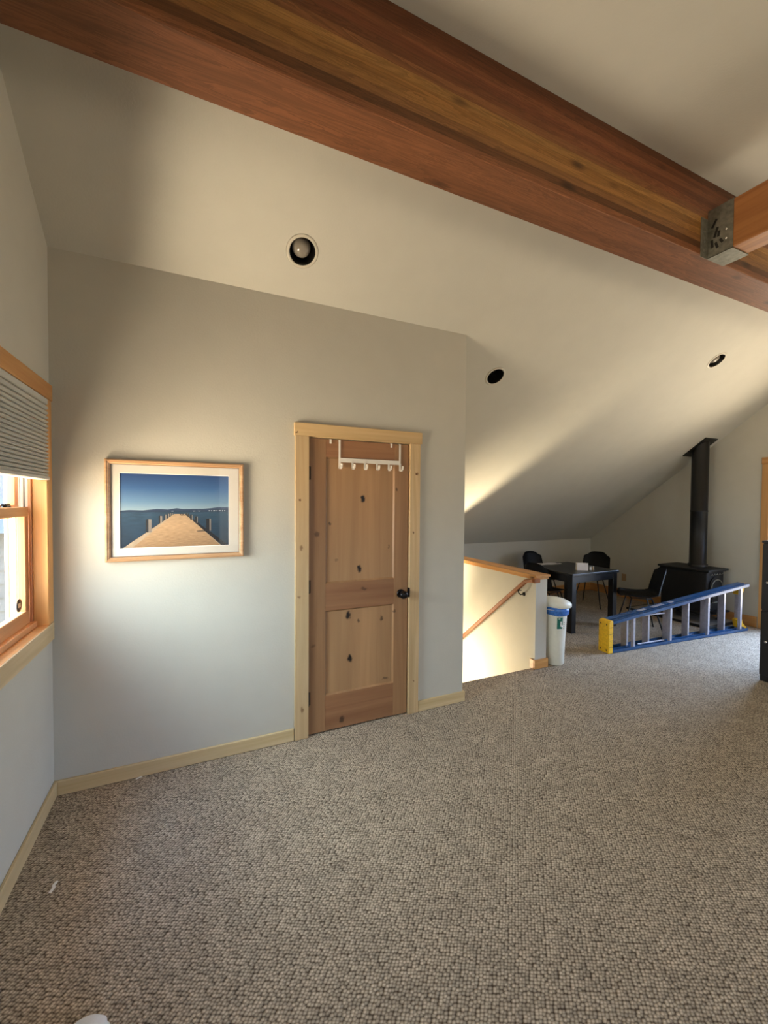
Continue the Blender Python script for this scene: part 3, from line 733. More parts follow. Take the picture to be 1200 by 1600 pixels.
for z0, z1 in ((1.042, 1.915), (0.258, 0.852)):
    pn = dpart('panel', 'alder_panel', (ax0, ax1, PY0+0.011, PY1-0.011, z0, z1), bev=0)
    # sloped sticking round the panel
    bm = B(); s = 0.010
    A = [(ax0, PY0+.0005, z0), (ax1, PY0+.0005, z0), (ax1, PY0+.0005, z1), (ax0, PY0+.0005, z1)]
    Bq = [(ax0+s, PY0+.0108, z0+s), (ax1-s, PY0+.0108, z0+s), (ax1-s, PY0+.0108, z1-s), (ax0+s, PY0+.0108, z1-s)]
    va = [bm.verts.new(p) for p in A]; vb = [bm.verts.new(p) for p in Bq]; vc = [bm.verts.new((p[0], PY0+.0109, p[2])) for p in A]
    for i in range(4):
        j = (i+1) % 4; bm.faces.new([va[i], va[j], vb[j], vb[i]]); bm.faces.new([vc[i], vb[i], vb[j], vc[j]])
    make('moulding', bm, 'alder_z', pn)
for zz in (1.80, 1.03, 0.26):
    bm = B(); tube(bm, [(XD0+.0, -0.006, zz-0.046), (XD0+.0, -0.006, zz+0.046)], 0.0065, 10); add_box(bm, XD0-.004, XD0+.014, -0.003, 0.0, zz-0.044, zz+0.044)
    make('hinge', bm, 'hinge', d)
bm = B(); c = Vector((2.097, PY0, 0.925))
lathe(bm, [(0, .008), (.026, .008), (.032, .003), (.032, 0)], c, (0, -1, 0), 28)
lathe(bm, [(.011, .006), (.010, .030), (.022, .036), (.031, .046), (.0335, .056), (.028, .068), (.014, .075), (0, .076)], c, (0, -1, 0), 28, 1.0, .92)
make('door_knob', bm, 'bronze', d)
bm = B(); add_box(bm, XD1-0.006, XD1+0.006, -0.024, 0.012, 0.895, 0.965, 0.005, 2)
make('strike_plate', bm, 'bronze', d)

# over-door hook rack
t = thing('hook_rack', 'white metal over-door rack with six hooks on the wooden door', 'hook rack', (1.845, -0.003, 2.03))
bm = B(); yr = -0.006
for x in (1.611, 2.078):
    s = B(); add_box(s, x-.007, x+.007, yr-.002, yr, 1.838 if x else 0, 2.035, 0.0005); add_box(s, x-.007, x+.007, yr, 0.03, 2.0335, 2.035); make('strap', s, 'white_metal', t)
s = B(); add_box(s, 1.611, 2.078, yr-.0045, yr-.002, 1.882, 1.912, 0.0005); make('bar', s, 'white_metal', t)
for i in range(6):
    x = 1.611 + (2.078-1.611)*i/5
    s = B(); r = 0.0055
    pts = [(x, yr-.006, 1.892), (x, yr-.006, 1.845), (x, yr-.014, 1.836), (x, yr-.030, 1.836), (x, yr-.044, 1.846), (x, yr-.050, 1.862)]
    sweep(s, pts, [(-.007, -.0014), (.007, -.0014), (.007, .0014), (-.007, .0014)], up=Vector((0, -.3, 1)))
    lathe(s, [(0, .006), (.006, .004), (.008, 0), (.006, -.004), (0, -.006)], (x, yr-.050, 1.866), (0, -.3, 1), 10)
    make('hook', s, 'white_metal', t)
for i, x in enumerate((1.546, 2.008)):
    s = B(); add_box(s, x-.007, x+.007, yr-.002, yr, 2.006, 2.036, 0.0005); add_box(s, x-.007, x+.007, yr, .03, 2.0355, 2.037)
    o = make('door_clip', s, 'white_metal')
    o['label'] = ('small white clip over door top, left of the hook rack', 'small white clip over door top, between the rack straps')[i]; o['category'] = 'clip'

# ================================================================== PICTURE
PX0, PX1, PZ0, PZ1 = 0.246, 0.978, 1.261, 1.838
t = thing('picture', 'framed photograph of a wooden pier on a lake', 'picture', ((PX0+PX1)/2, 0, (PZ0+PZ1)/2))
fw = 0.026
def frame_side(a, b, ca, cb, out):
    pass
# mitred frame: profile swept round
bm = B()
prof = [(0, -0.003), (0, -0.024), (.004, -0.030), (.010, -0.031), (.013, -0.027), (.018, -0.027), (.0225, -0.022), (.026, -0.020), (.026, -0.003)]
cor = [(PX0, PZ0, 1, 1), (PX1, PZ0, -1, 1), (PX1, PZ1, -1, -1), (PX0, PZ1, 1, -1)]
rings = [[bm.verts.new((cx_+sx*p, q, cz_+sz*p)) for p, q in prof] for cx_, cz_, sx, sz in cor]
for i in range(4):
    A = rings[i]; C_ = rings[(i+1) % 4]
    for j in range(len(prof)): bm.faces.new([A[j], A[(j+1) % len(prof)], C_[(j+1) % len(prof)], C_[j]])
make('frame', bm, 'frame', t)
bm = B()
for x0, x1, z0, z1 in ((PX0+.026, PX0+.0285, PZ0+.026, PZ1-.026), (PX1-.0285, PX1-.026, PZ0+.026, PZ1-.026), (PX0+.026, PX1-.026, PZ0+.026, PZ0+.0285), (PX0+.026, PX1-.026, PZ1-.0285, PZ1-.026)):
    add_box(bm, x0, x1, -0.0195, -0.006, z0, z1)
make('frame_groove', bm, 'frame_dark', t)
bm = B(); QX0, QX1, QZ0, QZ1 = 0.313, 0.893, 1.333, 1.764
for x0, x1, z0, z1 in ((PX0+.0285, QX0, PZ0+.026, PZ1-.026), (QX1, PX1-.0285, PZ0+.026, PZ1-.026), (QX0, QX1, PZ0+.026, QZ0), (QX0, QX1, QZ1, PZ1-.026)):
    add_box(bm, x0, x1, -0.013, -0.0105, z0, z1)
make('mat', bm, 'mat', t)
bm = B()
for x0, x1, z0, z1 in ((QX0-.001, QX0+.003, QZ0, QZ1), (QX1-.003, QX1+.001, QZ0, QZ1), (QX0, QX1, QZ0-.001, QZ0+.003), (QX0, QX1, QZ1-.003, QZ1+.001)):
    add_box(bm, x0, x1, -0.0125, -0.0098, z0, z1)
make('mat_bevel', bm, 'matcore', t)
# the printed photograph: one flat sheet, shapes laid in thin ink layers
def ramp_z(name, stops, axis='Z', z0=QZ0, z1=QZ1, rough=0.4, wav=0.0, planks=False):
    m, nt, b = newmat(name); N = nt.nodes.new; L = nt.links.new
    geo = N('ShaderNodeNewGeometry'); sp = N('ShaderNodeSeparateXYZ'); L(geo.outputs['Position'], sp.inputs[0])
    mr = N('ShaderNodeMapRange'); mr.inputs['From Min'].default_value = z0; mr.inputs['From Max'].default_value = z1; L(sp.outputs[axis], mr.inputs['Value'])
    r = N('ShaderNodeValToRGB'); e = r.color_ramp.elements
    e[0].position = stops[0][0]; e[0].color = srgb(*stops[0][1]); e[1].position = stops[-1][0]; e[1].color = srgb(*stops[-1][1])
    for p_, c_ in stops[1:-1]: q = e.new(p_); q.color = srgb(*c_)
    L(mr.outputs[0], r.inputs[0]); col = r.outputs[0]
    if wav or planks:
        mp = N('ShaderNodeMapping'); mp.inputs['Scale'].default_value = (14, 1, 120) if not planks else (30, 1, 240); L(geo.outputs['Position'], mp.inputs['Vector'])
        n = N('ShaderNodeTexNoise'); n.inputs['Scale'].default_value = 1; n.inputs['Detail'].default_value = 4; L(mp.outputs[0], n.inputs['Vector'])
        k = N('ShaderNodeMapRange'); k.inputs['From Min'].default_value = .3; k.inputs['From Max'].default_value = .7; k.inputs['To Min'].default_value = 1-(wav or .22); k.inputs['To Max'].default_value = 1+(wav or .22); L(n.outputs[0], k.inputs['Value'])
        mx = N('ShaderNodeMix'); mx.data_type = 'RGBA'; mx.blend_type = 'MULTIPLY'; mx.inputs[0].default_value = 1; L(col, mx.inputs[6]); L(k.outputs[0], mx.inputs[7]); col = mx.outputs[2]
    L(col, b.inputs['Base Color']); b.inputs['Roughness'].default_value = rough
    return m
M['p_sky'] = ramp_z('print_sky', [(0.5, (140, 162, 172)), (0.62, (98, 132, 162)), (0.8, (58, 96, 144)), (1.0, (36, 66, 116))])
M['p_water'] = ramp_z('print_water', [(0.0, (28, 46, 62)), (0.3, (36, 60, 80)), (0.46, (46, 72, 92)), (0.5, (36, 58, 78))], wav=0.25)
M['p_hill'] = ramp_z('print_hills', [(0.48, (36, 50, 72)), (0.56, (62, 80, 106))])
M['p_deck'] = ramp_z('print_deck', [(0.0, (150, 120, 88)), (0.3, (176, 146, 112)), (0.46, (170, 144, 114))], planks=True)
M['p_curb'] = plain('print_curb', srgb(164, 146, 122), 0.5, noise=0.1); M['p_dark'] = plain('print_dark', srgb(28, 30, 36), 0.5, noise=0.1)
M['p_post'] = ramp_z('print_post', [(0.0, (110, 104, 98)), (0.4, (136, 128, 120))]); M['p_white'] = plain('print_white', srgb(210, 214, 216), 0.5, noise=0.02)
def uv(u, v, lay=0): return Vector((QX0 + u*(QX1-QX0), -0.0085 - lay*0.00012, QZ1 - v*(QZ1-QZ0)))
bm = B(); pm = ['p_sky', 'p_water', 'p_hill', 'p_deck', 'p_curb', 'p_dark', 'p_post', 'p_white']
def poly2(pts, mi, lay):
    f = bm.faces.new([bm.verts.new(uv(u, v, lay)) for u, v in pts]); f.material_index = pm.index(mi)
poly2([(0, 0), (1, 0), (1, .52), (0, .52)], 'p_sky', 0)
poly2([(0, .51), (1, .51), (1, 1), (0, 1)], 'p_water', 1)
hills = [(0, .50), (.08, .49), (.2, .495), (.33, .475), (.42, .485), (.5, .465), (.56, .48), (.66, .475), (.74, .475), (.82, .465), (.9, .45), (1, .45)]
poly2([(0, .515)] + hills + [(1, .515)], 'p_hill', 2)
for i in range(9): u = .80 + .018*i + .004*((i*7) % 3); poly2([(u, .497), (u+.008, .497), (u+.008, .508), (u, .508)], 'p_white', 3)
for u in (.45, .65, .70): poly2([(u, .503), (u+.02, .503), (u+.02, .509), (u, .509)], 'p_white', 3)
poly2([(.46, .545), (.585, .545), (.995, 1), (.02, 1)], 'p_dark', 4)
poly2([(.474, .545), (.574, .545), (.925, 1), (.02, 1)], 'p_curb', 5)
poly2([(.476, .548), (.572, .548), (.915, 1), (.10, 1)], 'p_deck', 6)
poly2([(.68, .783), (.76, .778), (.79, .79), (.69, .793)], 'p_dark', 7)
def post(u0, u1, v0, v1, lay=8):
    poly2([(u0, v0+.008), (u0+(u1-u0)*.5, v0), (u1, v0+.008), (u1, v1), (u0, v1)], 'p_dark', lay)
    if u0 < .5: poly2([(u0+(u1-u0)*.45, v0+.004), (u1, v0+.008), (u1, v1), (u0+(u1-u0)*.45, v1)], 'p_post', lay+1)
    else: poly2([(u0+(u1-u0)*.7, v0+.004), (u1, v0+.008), (u1, v1), (u0+(u1-u0)*.7, v1)], 'p_post', lay+1)
for p_ in ((.223, .273, .61, .79), (.336, .367, .565, .665), (.386, .406, .545, .62), (.414, .43, .535, .59), (.436, .448, .53, .57), (.454, .464, .522, .56), (.774, .82, .61, .785), (.668, .693, .575, .67), (.624, .644, .55, .63), (.60, .614, .54, .59), (.584, .595, .53, .57)): post(*p_)
for u in (.525, .54, .552): poly2([(u, .538), (u+.006, .538), (u+.02, .565), (u+.012, .568)], 'p_dark', 8)
for i in range(len(bm.faces)): pass
pr_ = make('print', bm, pm, t)
bm = B(); add_box(bm, PX0+.026, PX1-.026, -0.0175, -0.0155, PZ0+.026, PZ1-.026); make('glazing', bm, 'glass', t)
bm = B(); add_box(bm, PX0+.01, PX1-.01, -0.0082, -0.002, PZ0+.01, PZ1-.01); make('backing_board', bm, 'frame_dark', t)

# ================================================================== RECESSED LIGHTS
LB = ['recessed ceiling light with visible grey bulb, above the wooden door', 'recessed ceiling light with dark opening, just right of the tall wall edge', 'recessed ceiling light farthest right, near the stove pipe']
for i, (x, y) in enumerate(CANS):
    c = slope_pt(x, -y/cs)
    t = thing('recessed_light', LB[i], 'ceiling light', c, group='recessed lights in the sloped ceiling')
    q = -NRM     # up into the roof
    s = B(); lathe(s, [(.078, -.001), (.078, -.004), (.084, -.005), (.094, -.003), (.097, -.0005), (.078, -.0005)], c, q, 48); make('trim_ring', s, 'ringwhite', t)
    s = B(); pf = [(.0775, -.003), (.0775, 0.0)]
    for k in range(6): pf += [(.076-.001*k, .004+k*.012), (.073-.001*k, .008+k*.012)]
    pf += [(.066, .12), (.05, .14), (0, .14)]
    lathe(s, pf, c, q, 48); make('baffle', s, 'baffle', t)
    dz = .060 if i != 1 else .105
    s = B(); R_ = .058 if i != 1 else .045
    lathe(s, [(R_*math.sin(a*PI/16), dz-R_*math.cos(a*PI/16)) for a in range(0, 13)] + [(.02, dz+R_*.95), (.02, .139)], c, q, 32); make('bulb', s, 'bulb' if i != 1 else 'baffle', t)

# ================================================================== WOOD STOVE AND PIPE
sx0, sx1, sy0, sy1 = 6.83, 7.24, 0.40, 1.02
t = thing('wood_stove', 'black cast iron wood stove with arched door on the tiled hearth', 'wood stove', ((sx0+sx1)/2, (sy0+sy1)/2, 0.03))
s = B(); add_box(s, sx0+.01, sx1-.01, sy0+.02, sy1-.01, 0.14, 0.71, 0.012, 2); add_box(s, sx0-.005, sx1+.005, sy0+.005, sy1, .125, .16, .006)
make('body', s, 'cast_iron', t)
s = B(); add_box(s, sx0-.03, sx1+.03, sy0-.02, sy1+.02, 0.712, 0.738, 0.008, 2); add_box(s, sx0-.01, sx1+.01, sy0, sy1, .695, .712, .004); make('top_plate', s, 'cast_iron', t)
for x in (sx0+.04, sx1-.04):
    for y in (sy0+.05, sy1-.05):
        s = B(); lathe(s, [(.032, 0), (.034, .01), (.020, .03), (.024, .06), (.034, .098), (.036, .13)], (x, y, .0315), n=14); make('leg', s, 'cast_iron', t)
s = B(); xm = (sx0+sx1)/2
arc = [(xm+.15*math.cos(a), sy0+.005, .52+.12*math.sin(a)) for a in [PI*k/14 for k in range(15)]]
add_prism(s, [(xm+.15, sy0+.005, .20)] + arc + [(xm-.15, sy0+.005, .20)], (0, .02, 0)); dr = make('door', s, 'cast_iron', t)
s = B()
arc2 = [(xm+.125*math.cos(a), sy0-.003, .50+.10*math.sin(a)) for a in [PI*k/14 for k in range(15)]]
tube(s, [(xm+.125, sy0-.003, .3)] + arc2 + [(xm-.125, sy0-.003, .3)], .007, 8)
tube(s, [(xm-.125, sy0-.003, .3), (xm+.125, sy0-.003, .3)], .007, 8); make('door_rim', s, 'galv', dr)
s = B(); tube(s, [(xm-.14, sy0, .42), (xm-.14, sy0-.04, .42), (xm-.17, sy0-.06, .38)], .009, 8); make('door_handle', s, 'galv', dr)
s = B(); add_box(s, xm-.16, xm+.16, sy0-.08, sy0+.02, .17, .19, .004); make('ash_lip', s, 'cast_iron', t)
s = B()
for k in range(5): tube(s, [(xm-.13+.06*k, sy0+.004, .66), (xm-.11+.06*k, sy0+.002, .68), (xm-.09+.06*k, sy0+.004, .66)], .004, 6)
make('scroll_ornament', s, 'galv', t)
pxc, pyc = 7.12, 0.685
zc = H - M_*pyc
s = B(); lathe(s, [(.115, .738), (.115, .77), (.10, .775), (.10, 1.5), (.103, 1.503), (.103, 1.52), (.10, 1.523), (.10, 3.5)], (pxc, pyc, 0), n=28)
for v_ in s.verts:
    if v_.co.z > 3.4: v_.co.z = H - M_*v_.co.y - .018
o = make('stove_pipe', s, 'pipe'); o['label'] = 'black stove pipe rising from the wood stove to the sloped ceiling'; o['category'] = 'stove pipe'
s = B(); sc_ = -pyc/cs
P = [slope_pt(pxc+a, sc_+b) + NRM*.001 for a, b in ((-.13, -.20), (.15, -.20), (.15, .16), (-.13, .16))]
add_prism(s, P, NRM*.012)
o = make('ceiling_plate', s, 'pipe'); o['label'] = 'black square plate where the stove pipe meets the ceiling'; o['category'] = 'metal plate'
# hearth pad
t = thing('hearth_pad', 'low grey tiled hearth pad with dark edge beneath wood stove', 'hearth', (7.0, .72, 0))
s = B(); add_box(s, 6.70, 7.345, .33, 1.38, .001, .028); make('tile_surface', s, 'tile', t)
s = B(); add_box(s, 6.67, 6.699, .30, 1.41, .001, .031, .003); add_box(s, 6.67, 7.345, .30, .329, .001, .031, .003); add_box(s, 6.67, 7.345, 1.381, 1.41, .001, .031, .003); make('edge_trim', s, 'black', t)

# ================================================================== DINING TABLE
TX0, TX1, TY0, TY1, TZ = 4.875, 5.72, .855, 1.67, .74
t = thing('dining_table', 'square black wooden dining table behind the trash can', 'table', ((TX0+TX1)/2, (TY0+TY1)/2, 0))
s = B(); add_box(s, TX0, TX1, TY0, TY1, TZ-.03, TZ, .004, 2); make('tabletop', s, 'black_wood', t)
s = B()
add_box(s, TX0+.02, TX1-.02, TY0+.02, TY0+.045, TZ-.115, TZ-.03); add_box(s, TX0+.02, TX1-.02, TY1-.045, TY1-.02, TZ-.115, TZ-.03)
add_box(s, TX0+.02, TX0+.045, TY0+.045, TY1-.045, TZ-.115, TZ-.03); add_box(s, TX1-.045, TX1-.02, TY0+.045, TY1-.045, TZ-.115, TZ-.03)
make('apron', s, 'black_wood', t)
for x in (TX0+.015, TX1-.09):
    for y in (TY0+.015, TY1-.09):
        s = B(); add_box(s, x, x+.075, y, y+.075, 0.001, TZ-.03, .004); make('leg', s, 'black_wood', t)

# ================================================================== SHELL CHAIRS
def build_chair(label, loc, rz):
    t = thing('shell_chair', label, 'chair', loc, rz, 'black shell chairs around the table')
    R_ = Matrix.Translation(loc) @ Matrix.Rotation(rz, 4, 'Z')
    # one moulded shell: seat curling up into the back; chair faces +x local
    s = B(); nu, nv = 16, 22; g = []
    for j in range(nv+1):
        v = j/nv
        if v < .5:
            q = v/.5; x = .22 - .38*q; z = .455 - .02*math.sin(PI*q*.9) + (.012 if j == 0 else 0) * -1
            w_ = .205 + .02*math.sin(PI*q)
        elif v < .66:
            q = (v-.5)/.16; a = q*PI/2*.84; x = -.16 - .065*math.sin(a); z = .453 + .07*(1-math.cos(a)); w_ = .21
        else:
            q = (v-.66)/.34; x = -.223 - .075*q; z = .512 + .315*q; w_ = .21 - .015*q - .05*max(0, q-.72)**1.3*5
        row = []
        for i in range(nu+1):
            u = -1 + 2*i/nu
            lift = .045*abs(u)**3 if v < .5 else .045*abs(u)**3*(1-max(0, (v-.5)/.5))
            fw_ = .05*abs(u)**2.5 if v >= .5 else .0
            dx = -.035*abs(u)**3 if v < .06 else 0
            dz = -.05*abs(u)**4 if v > .97 else (-.02*abs(u)**4 if v > .92 else 0)
            row.append(Vector((x + fw_*min(1, (v-.45)/.2) + dx if v >= .5 else x + dx, u*w_, z + lift + dz)))
        g.append(row)
    V = [[s.verts.new(R_ @ p) for p in row] for row in g]
    for j in range(nv):
        for i in range(nu):
            f = s.faces.new([V[j][i], V[j][i+1], V[j+1][i+1], V[j+1][i]]); f.smooth = True
    bmesh.ops.solidify(s, geom=list(s.faces), thickness=.006)
    o = make('shell', s, 'chair_plastic', t)
    for sx, sy in ((1, 1), (1, -1), (-1, 1), (-1, -1)):
        s = B(); tp = Vector((.11*sx-.01, .12*sy, .435)); ft = Vector((.215*sx-.02, .205*sy, 0.004))
        tube(s, [R_ @ tp, R_ @ ft], .0085, 10); make('leg', s, 'black', t)
    s = B()
    for sx in (1, -1): tube(s, [R_ @ Vector((.11*sx-.01, -.12, .43)), R_ @ Vector((.11*sx-.01, .12, .43))], .007, 8)
    for sy in (1, -1): tube(s, [R_ @ Vector((.10, .12*sy, .43)), R_ @ Vector((-.12, .12*sy, .43))], .007, 8)
    make('seat_frame', s, 'black', t)
    return t
build_chair('black shell chair seen from the side, between table and wood stove', (5.805, 0.655, 0), math.radians(138))
build_chair('black shell chair behind the table, near the wall outlet, facing the room', (6.36, 1.78, 0), math.radians(200))
build_chair('black shell chair at the table just behind the stair half wall', (5.0, 1.36, 0), math.radians(5))
build_chair('black shell chair farthest back at the table by the knee wall', (5.62, 2.06, 0), math.radians(-90))

# things on the table
s = B()
add_prism(s, [(5.185, 1.05, .741), (5.305, .985, .741), (5.305, .987, .835), (5.185, 1.052, .835)], (.006, .012, 0))
add_prism(s, [(5.185, 1.06, .741), (5.305, .995, .741), (5.31, 1.03, .741), (5.20, 1.09, .741)], (0, 0, .092))
o = make('napkin_box', s, 'paper'); o['label'] = 'small white box standing on the black dining table'; o['category'] = 'box'
for k, (x, y, lab) in enumerate(((5.345, .985, 'clear little shaker next to the white box, nearer to it'), (5.375, .975, 'clear little shaker next to the white box, farther from it'))):
    t = thing('salt_shaker', lab, 'shaker', (x, y, .741), group='shakers on the table')
    s = B(); lathe(s, [(0, .0), (.014, 0), (.015, .012), (.012, .045), (.0, .045)], (x, y, .741), n=14); make('jar', s, 'mat' if k == 0 else 'outlet', t)
    s = B(); lathe(s, [(.0125, .045), (.012, .056), (0, .060)], (x, y, .741), n=14); make('cap', s, 'galv', t)
def sheet(name, pts, z, mat, label, cat, amp=.004):
    s = B(); n = 10; a, b, c, d_ = [Vector((*p, z)) for p in pts]; V = []
    for i in range(n+1):
        row = []
        for j in range(n+1):
            u, v = i/n, j/n
            p = a.lerp(b, u).lerp(d_.lerp(c, u), v); p.z += amp*(1+math.sin(u*7+v*3)*math.cos(v*9-u*2))
            row.append(s.verts.new(p))
        V.append(row)
    for i in range(n):
        for j in range(n): f = s.faces.new([V[i][j], V[i+1][j], V[i+1][j+1], V[i][j+1]]); f.smooth = True
    bmesh.ops.solidify(s, geom=list(s.faces), thickness=.001)
    o = make(name, s, mat); o['label'] = label; o['category'] = cat
sheet('paper_sheet', [(5.02, 1.50), (5.42, 1.50), (5.40, 1.655), (5.0, 1.655)], .742, 'paper', 'loose crumpled white paper along the far edge of the table', 'paper', .006)

# outlet on the east wall
t = thing('wall_outlet', 'tan outlet plate low on the far wall behind chair', 'outlet', (L2, 1.943, .345))
s = B(); add_box(s, L2-.007, L2-.0005, 1.905, 1.981, .285, .405, .003, 2); make('cover_plate', s, 'outlet', t)
for zz in (.322, .368):
    s = B(); add_box(s, L2-.009, L2-.007, 1.928, 1.958, zz-.014, zz+.014, .002); make('socket', s, 'outlet', t)

# ================================================================== TRASH CAN
bx, by = 3.985, .315
t = thing('trash_can', 'white plastic trash can with blue liner beside the half wall', 'trash can', (bx, by, 0))
def oval(bm, prof, c, n=40, flat=.35, smooth=True):
    rings = []
    for rx, ry, z, dz in prof:
        rings.append([bm.verts.new((c[0]+rx*math.copysign(abs(math.cos(a))**.85, math.cos(a)), c[1]+ry*math.copysign(abs(math.sin(a))**.85, math.sin(a)), z - dz*math.cos(a - .55))) for a in [2*PI*k/n for k in range(n)]])
    for A, C_ in zip(rings, rings[1:]):
        for k in range(n): f = bm.faces.new([A[k], A[(k+1) % n], C_[(k+1) % n], C_[k]]); f.smooth = smooth
    bm.faces.new(rings[0]); bm.faces.new(rings[-1])
s = B(); oval(s, [(.090, .108, .002, 0), (.097, .116, .012, 0), (.105, .123, .25, 0), (.118, .136, .50, 0), (.122, .14, .555, 0), (.126, .144, .562, 0)], (bx-.008, by)); make('bucket', s, 'bin', t)
s = B(); oval(s, [(.121, .140, .500, 0), (.127, .147, .506, .006), (.130, .150, .545, .003), (.131, .151, .584, 0)], (bx, by)); make('bin_liner', s, 'bag', t)
s = B(); oval(s, [(.136, .156, .576, 0), (.141, .161, .581, 0), (.142, .162, .604, .004), (.134, .153, .622, .014), (.112, .128, .640, .026), (.080, .092, .654, .028), (.04, .045, .662, .014), (.004, .004, .666, 0)], (bx+.016, by)); make('lid', s, 'bin', t)
# label patch on the side facing the room
def patch(bm, a0, a1, z0, z1, off, n=8):
    A = []
    for k in range(n+1):
        a = a0 + (a1-a0)*k/n; row = []
        for z in (z0, z1):
            q = (z-.25)/.25; rx = .105+.013*q+off; ry = .123+.013*q+off
            row.append(bm.verts.new((bx-.008+rx*math.copysign(abs(math.cos(a))**.85, math.cos(a)), by+ry*math.copysign(abs(math.sin(a))**.85, math.sin(a)), z)))
        A.append(row)
    for k in range(n): f = bm.faces.new([A[k][0], A[k+1][0], A[k+1][1], A[k][1]]); f.smooth = True
a0 = math.radians(-72)
s = B(); patch(s, math.radians(-120), math.radians(-92), .375, .490, .0012); lb = make('label_sticker', s, 'green', t)
s = B(); patch(s, math.radians(-103), math.radians(-97), .398, .45, .002, 3); patch(s, math.radians(-98), math.radians(-88), .392, .412, .002, 3); patch(s, math.radians(-114), math.radians(-104), .474, .480, .002, 3); patch(s, math.radians(-118), math.radians(-96), .366, .374, .002); make('label_print', s, 'white', lb)
s = B()
for k in range(4): patch(s, math.radians(-88), math.radians(-84), .372+k*.02, .380+k*.02, .0025, 2)
make('label_text', s, 'black', lb)

# ================================================================== STEP LADDER lying on its side
LS = Vector((4.735, .222, 0)); ang = math.atan2(-.152, 2.335)
t = thing('step_ladder', 'blue fiberglass step ladder lying on its side on the carpet', 'ladder', LS, ang)
TL = Matrix.Translation(LS) @ Matrix.Rotation(ang, 4, 'Z')
LEN = 2.36
def lt(bm, name, mat, parent=None):
    bmesh.ops.transform(bm, matrix=TL, verts=bm.verts); return make(name, bm, mat, parent or t)
def hz(x): return .345 + (.60-.345)*x/LEN          # top rail height
def channel(bm, y0, y1, x0, x1, top):
    """C rail: web lies flat (down or up), flanges point inwards"""
    w_ = .004; fl = .034
    for x_a, x_b in ((x0, x1),):
        def zz(x): return hz(x) if top else .003
        sgn = -1 if top else 1
        def pr4(y_a, y_b, h0, h1):
            add_prism(bm, [(x_a, y_a, zz(x_a)+h0), (x_b, y_a, zz(x_b)+h0), (x_b, y_a, zz(x_b)+h1), (x_a, y_a, zz(x_a)+h1)], (0, y_b-y_a, 0))
        pr4(y0, y1, 0, sgn*w_); pr4(y0, y0+w_, 0, sgn*fl); pr4(y1-w_, y1, 0, sgn*fl)
s = B(); add_prism(s, [(-.035, .0, .0015), (.028, .0, .0015), (.028, .0, .352), (-.005, .0, .352), (-.035, .0, .34)], (0, .135, 0), bev=.006); cap = lt(s, 'top_cap', 'yellow')
for z in (.035, .31):
    for y in (.03, .105): s = B(); add_box(s, -.0365, -.0345, y-.006, y+.006, z-.008, z+.008); lt(s, 'cap_slot', 'black', cap)
for z in (.07, .14, .21, .28): s = B(); add_box(s, -.03, .029, -.0012, .0, z, z+.003); lt(s, 'cap_slot', 'black', cap)
for x0, x1 in ((.50, .62), (.72, .90), (1.0, 1.06)):
    s = B(); add_prism(s, [(x0, .066, hz(x0)+.0003), (x1, .066, hz(x1)+.0003), (x1, .066, hz(x1)+.0012), (x0, .066, hz(x0)+.0012)], (0, .045, 0)); lt(s, 'rail_label', 'alu')
for y0, y1, nm in ((.002, .046, 'rear_rail'), (.058, .134, 'front_rail')):
    for top in (False, True):
        s = B(); channel(s, y0, y1, .026, LEN, top); lt(s, nm, 'blue')
for k in range(7):
    x = .30 + .335*k
    s = B(); z0, z1 = .008, hz(x)-.006
    add_box(s, x-.0015, x+.0015, .060, .132, z0, z1); add_box(s, x, x+.022, .060, .063, z0, z1); add_box(s, x, x+.022, .129, .132, z0, z1)
    for q in range(5): add_box(s, x-.003, x-.0015, .066+q*.014, .070+q*.014, z0+.03, z1-.03)
    lt(s, 'step', 'alu')
for k, x in enumerate((.335, .92, 1.58, 2.20)):
    s = B(); z1 = hz(x)-.006
    add_box(s, x-.002, x+.028, .006, .009, .008, z1); add_box(s, x-.002, x, .006, .034, .008, z1); lt(s, 'rear_bar', 'alu')
for top in (False, True):
    s = B()
    if top: pts = [(LEN-.10, .06, hz(LEN-.1)-.13), (LEN-.07, .06, hz(LEN)-.03), (LEN+.05, .06, hz(LEN)-.004), (LEN+.05, .06, hz(LEN)-.03), (LEN+.01, .06, hz(LEN)-.07), (LEN-.03, .06, hz(LEN)-.16)]
    else: pts = [(LEN-.10, .06, .13), (LEN-.07, .06, .035), (LEN-.02, .06, .004), (LEN+.08, .06, .004), (LEN+.07, .06, .03), (LEN+.0, .06, .08), (LEN-.03, .06, .15)]
    add_prism(s, pts, (0, .07, 0), bev=.002); lt(s, 'foot', 'yellow')
for top in (False, True):
    x = .45
    s = B(); z = hz(x)-.04 if top else .04
    add_box(s, x, x+.42, .036, .052, z-.006, z+.006, .001); lt(s, 'spreader', 'alu')

# ================================================================== TALL BLACK CABINET at the right edge
cx0, cx1, cy0, cy1, czt = 5.386, 5.95, -1.62, -.765, 1.283
t = thing('black_cabinet', 'tall black cabinet with round knobs at the right edge', 'cabinet', ((cx0+cx1)/2, (cy0+cy1)/2, 0))
s = B(); add_box(s, cx0+.018, cx1, cy0, cy1, .001, czt-.02, .003); make('body', s, 'black_wood', t)
s = B(); add_box(s, cx0-.004, cx1+.005, cy0-.006, cy1+.004, czt-.02, czt, .004); make('top_board', s, 'black_wood', t)
for z0, z1 in ((.06, .64), (.66, 1.25)):
    s = B(); add_box(s, cx0, cx0+.018, cy0+.003, cy1-.003, z0, z1, .002); dd = make('cabinet_door', s, 'black_wood', t)
    zk = .372 if z0 < .3 else .909
    s = B(); lathe(s, [(.005, 0), (.005, .012), (.011, .016), (.012, .022), (0, .026)], (cx0, cy1-.052, zk), (-1, 0, 0), 16); make('knob', s, 'bolt', dd)

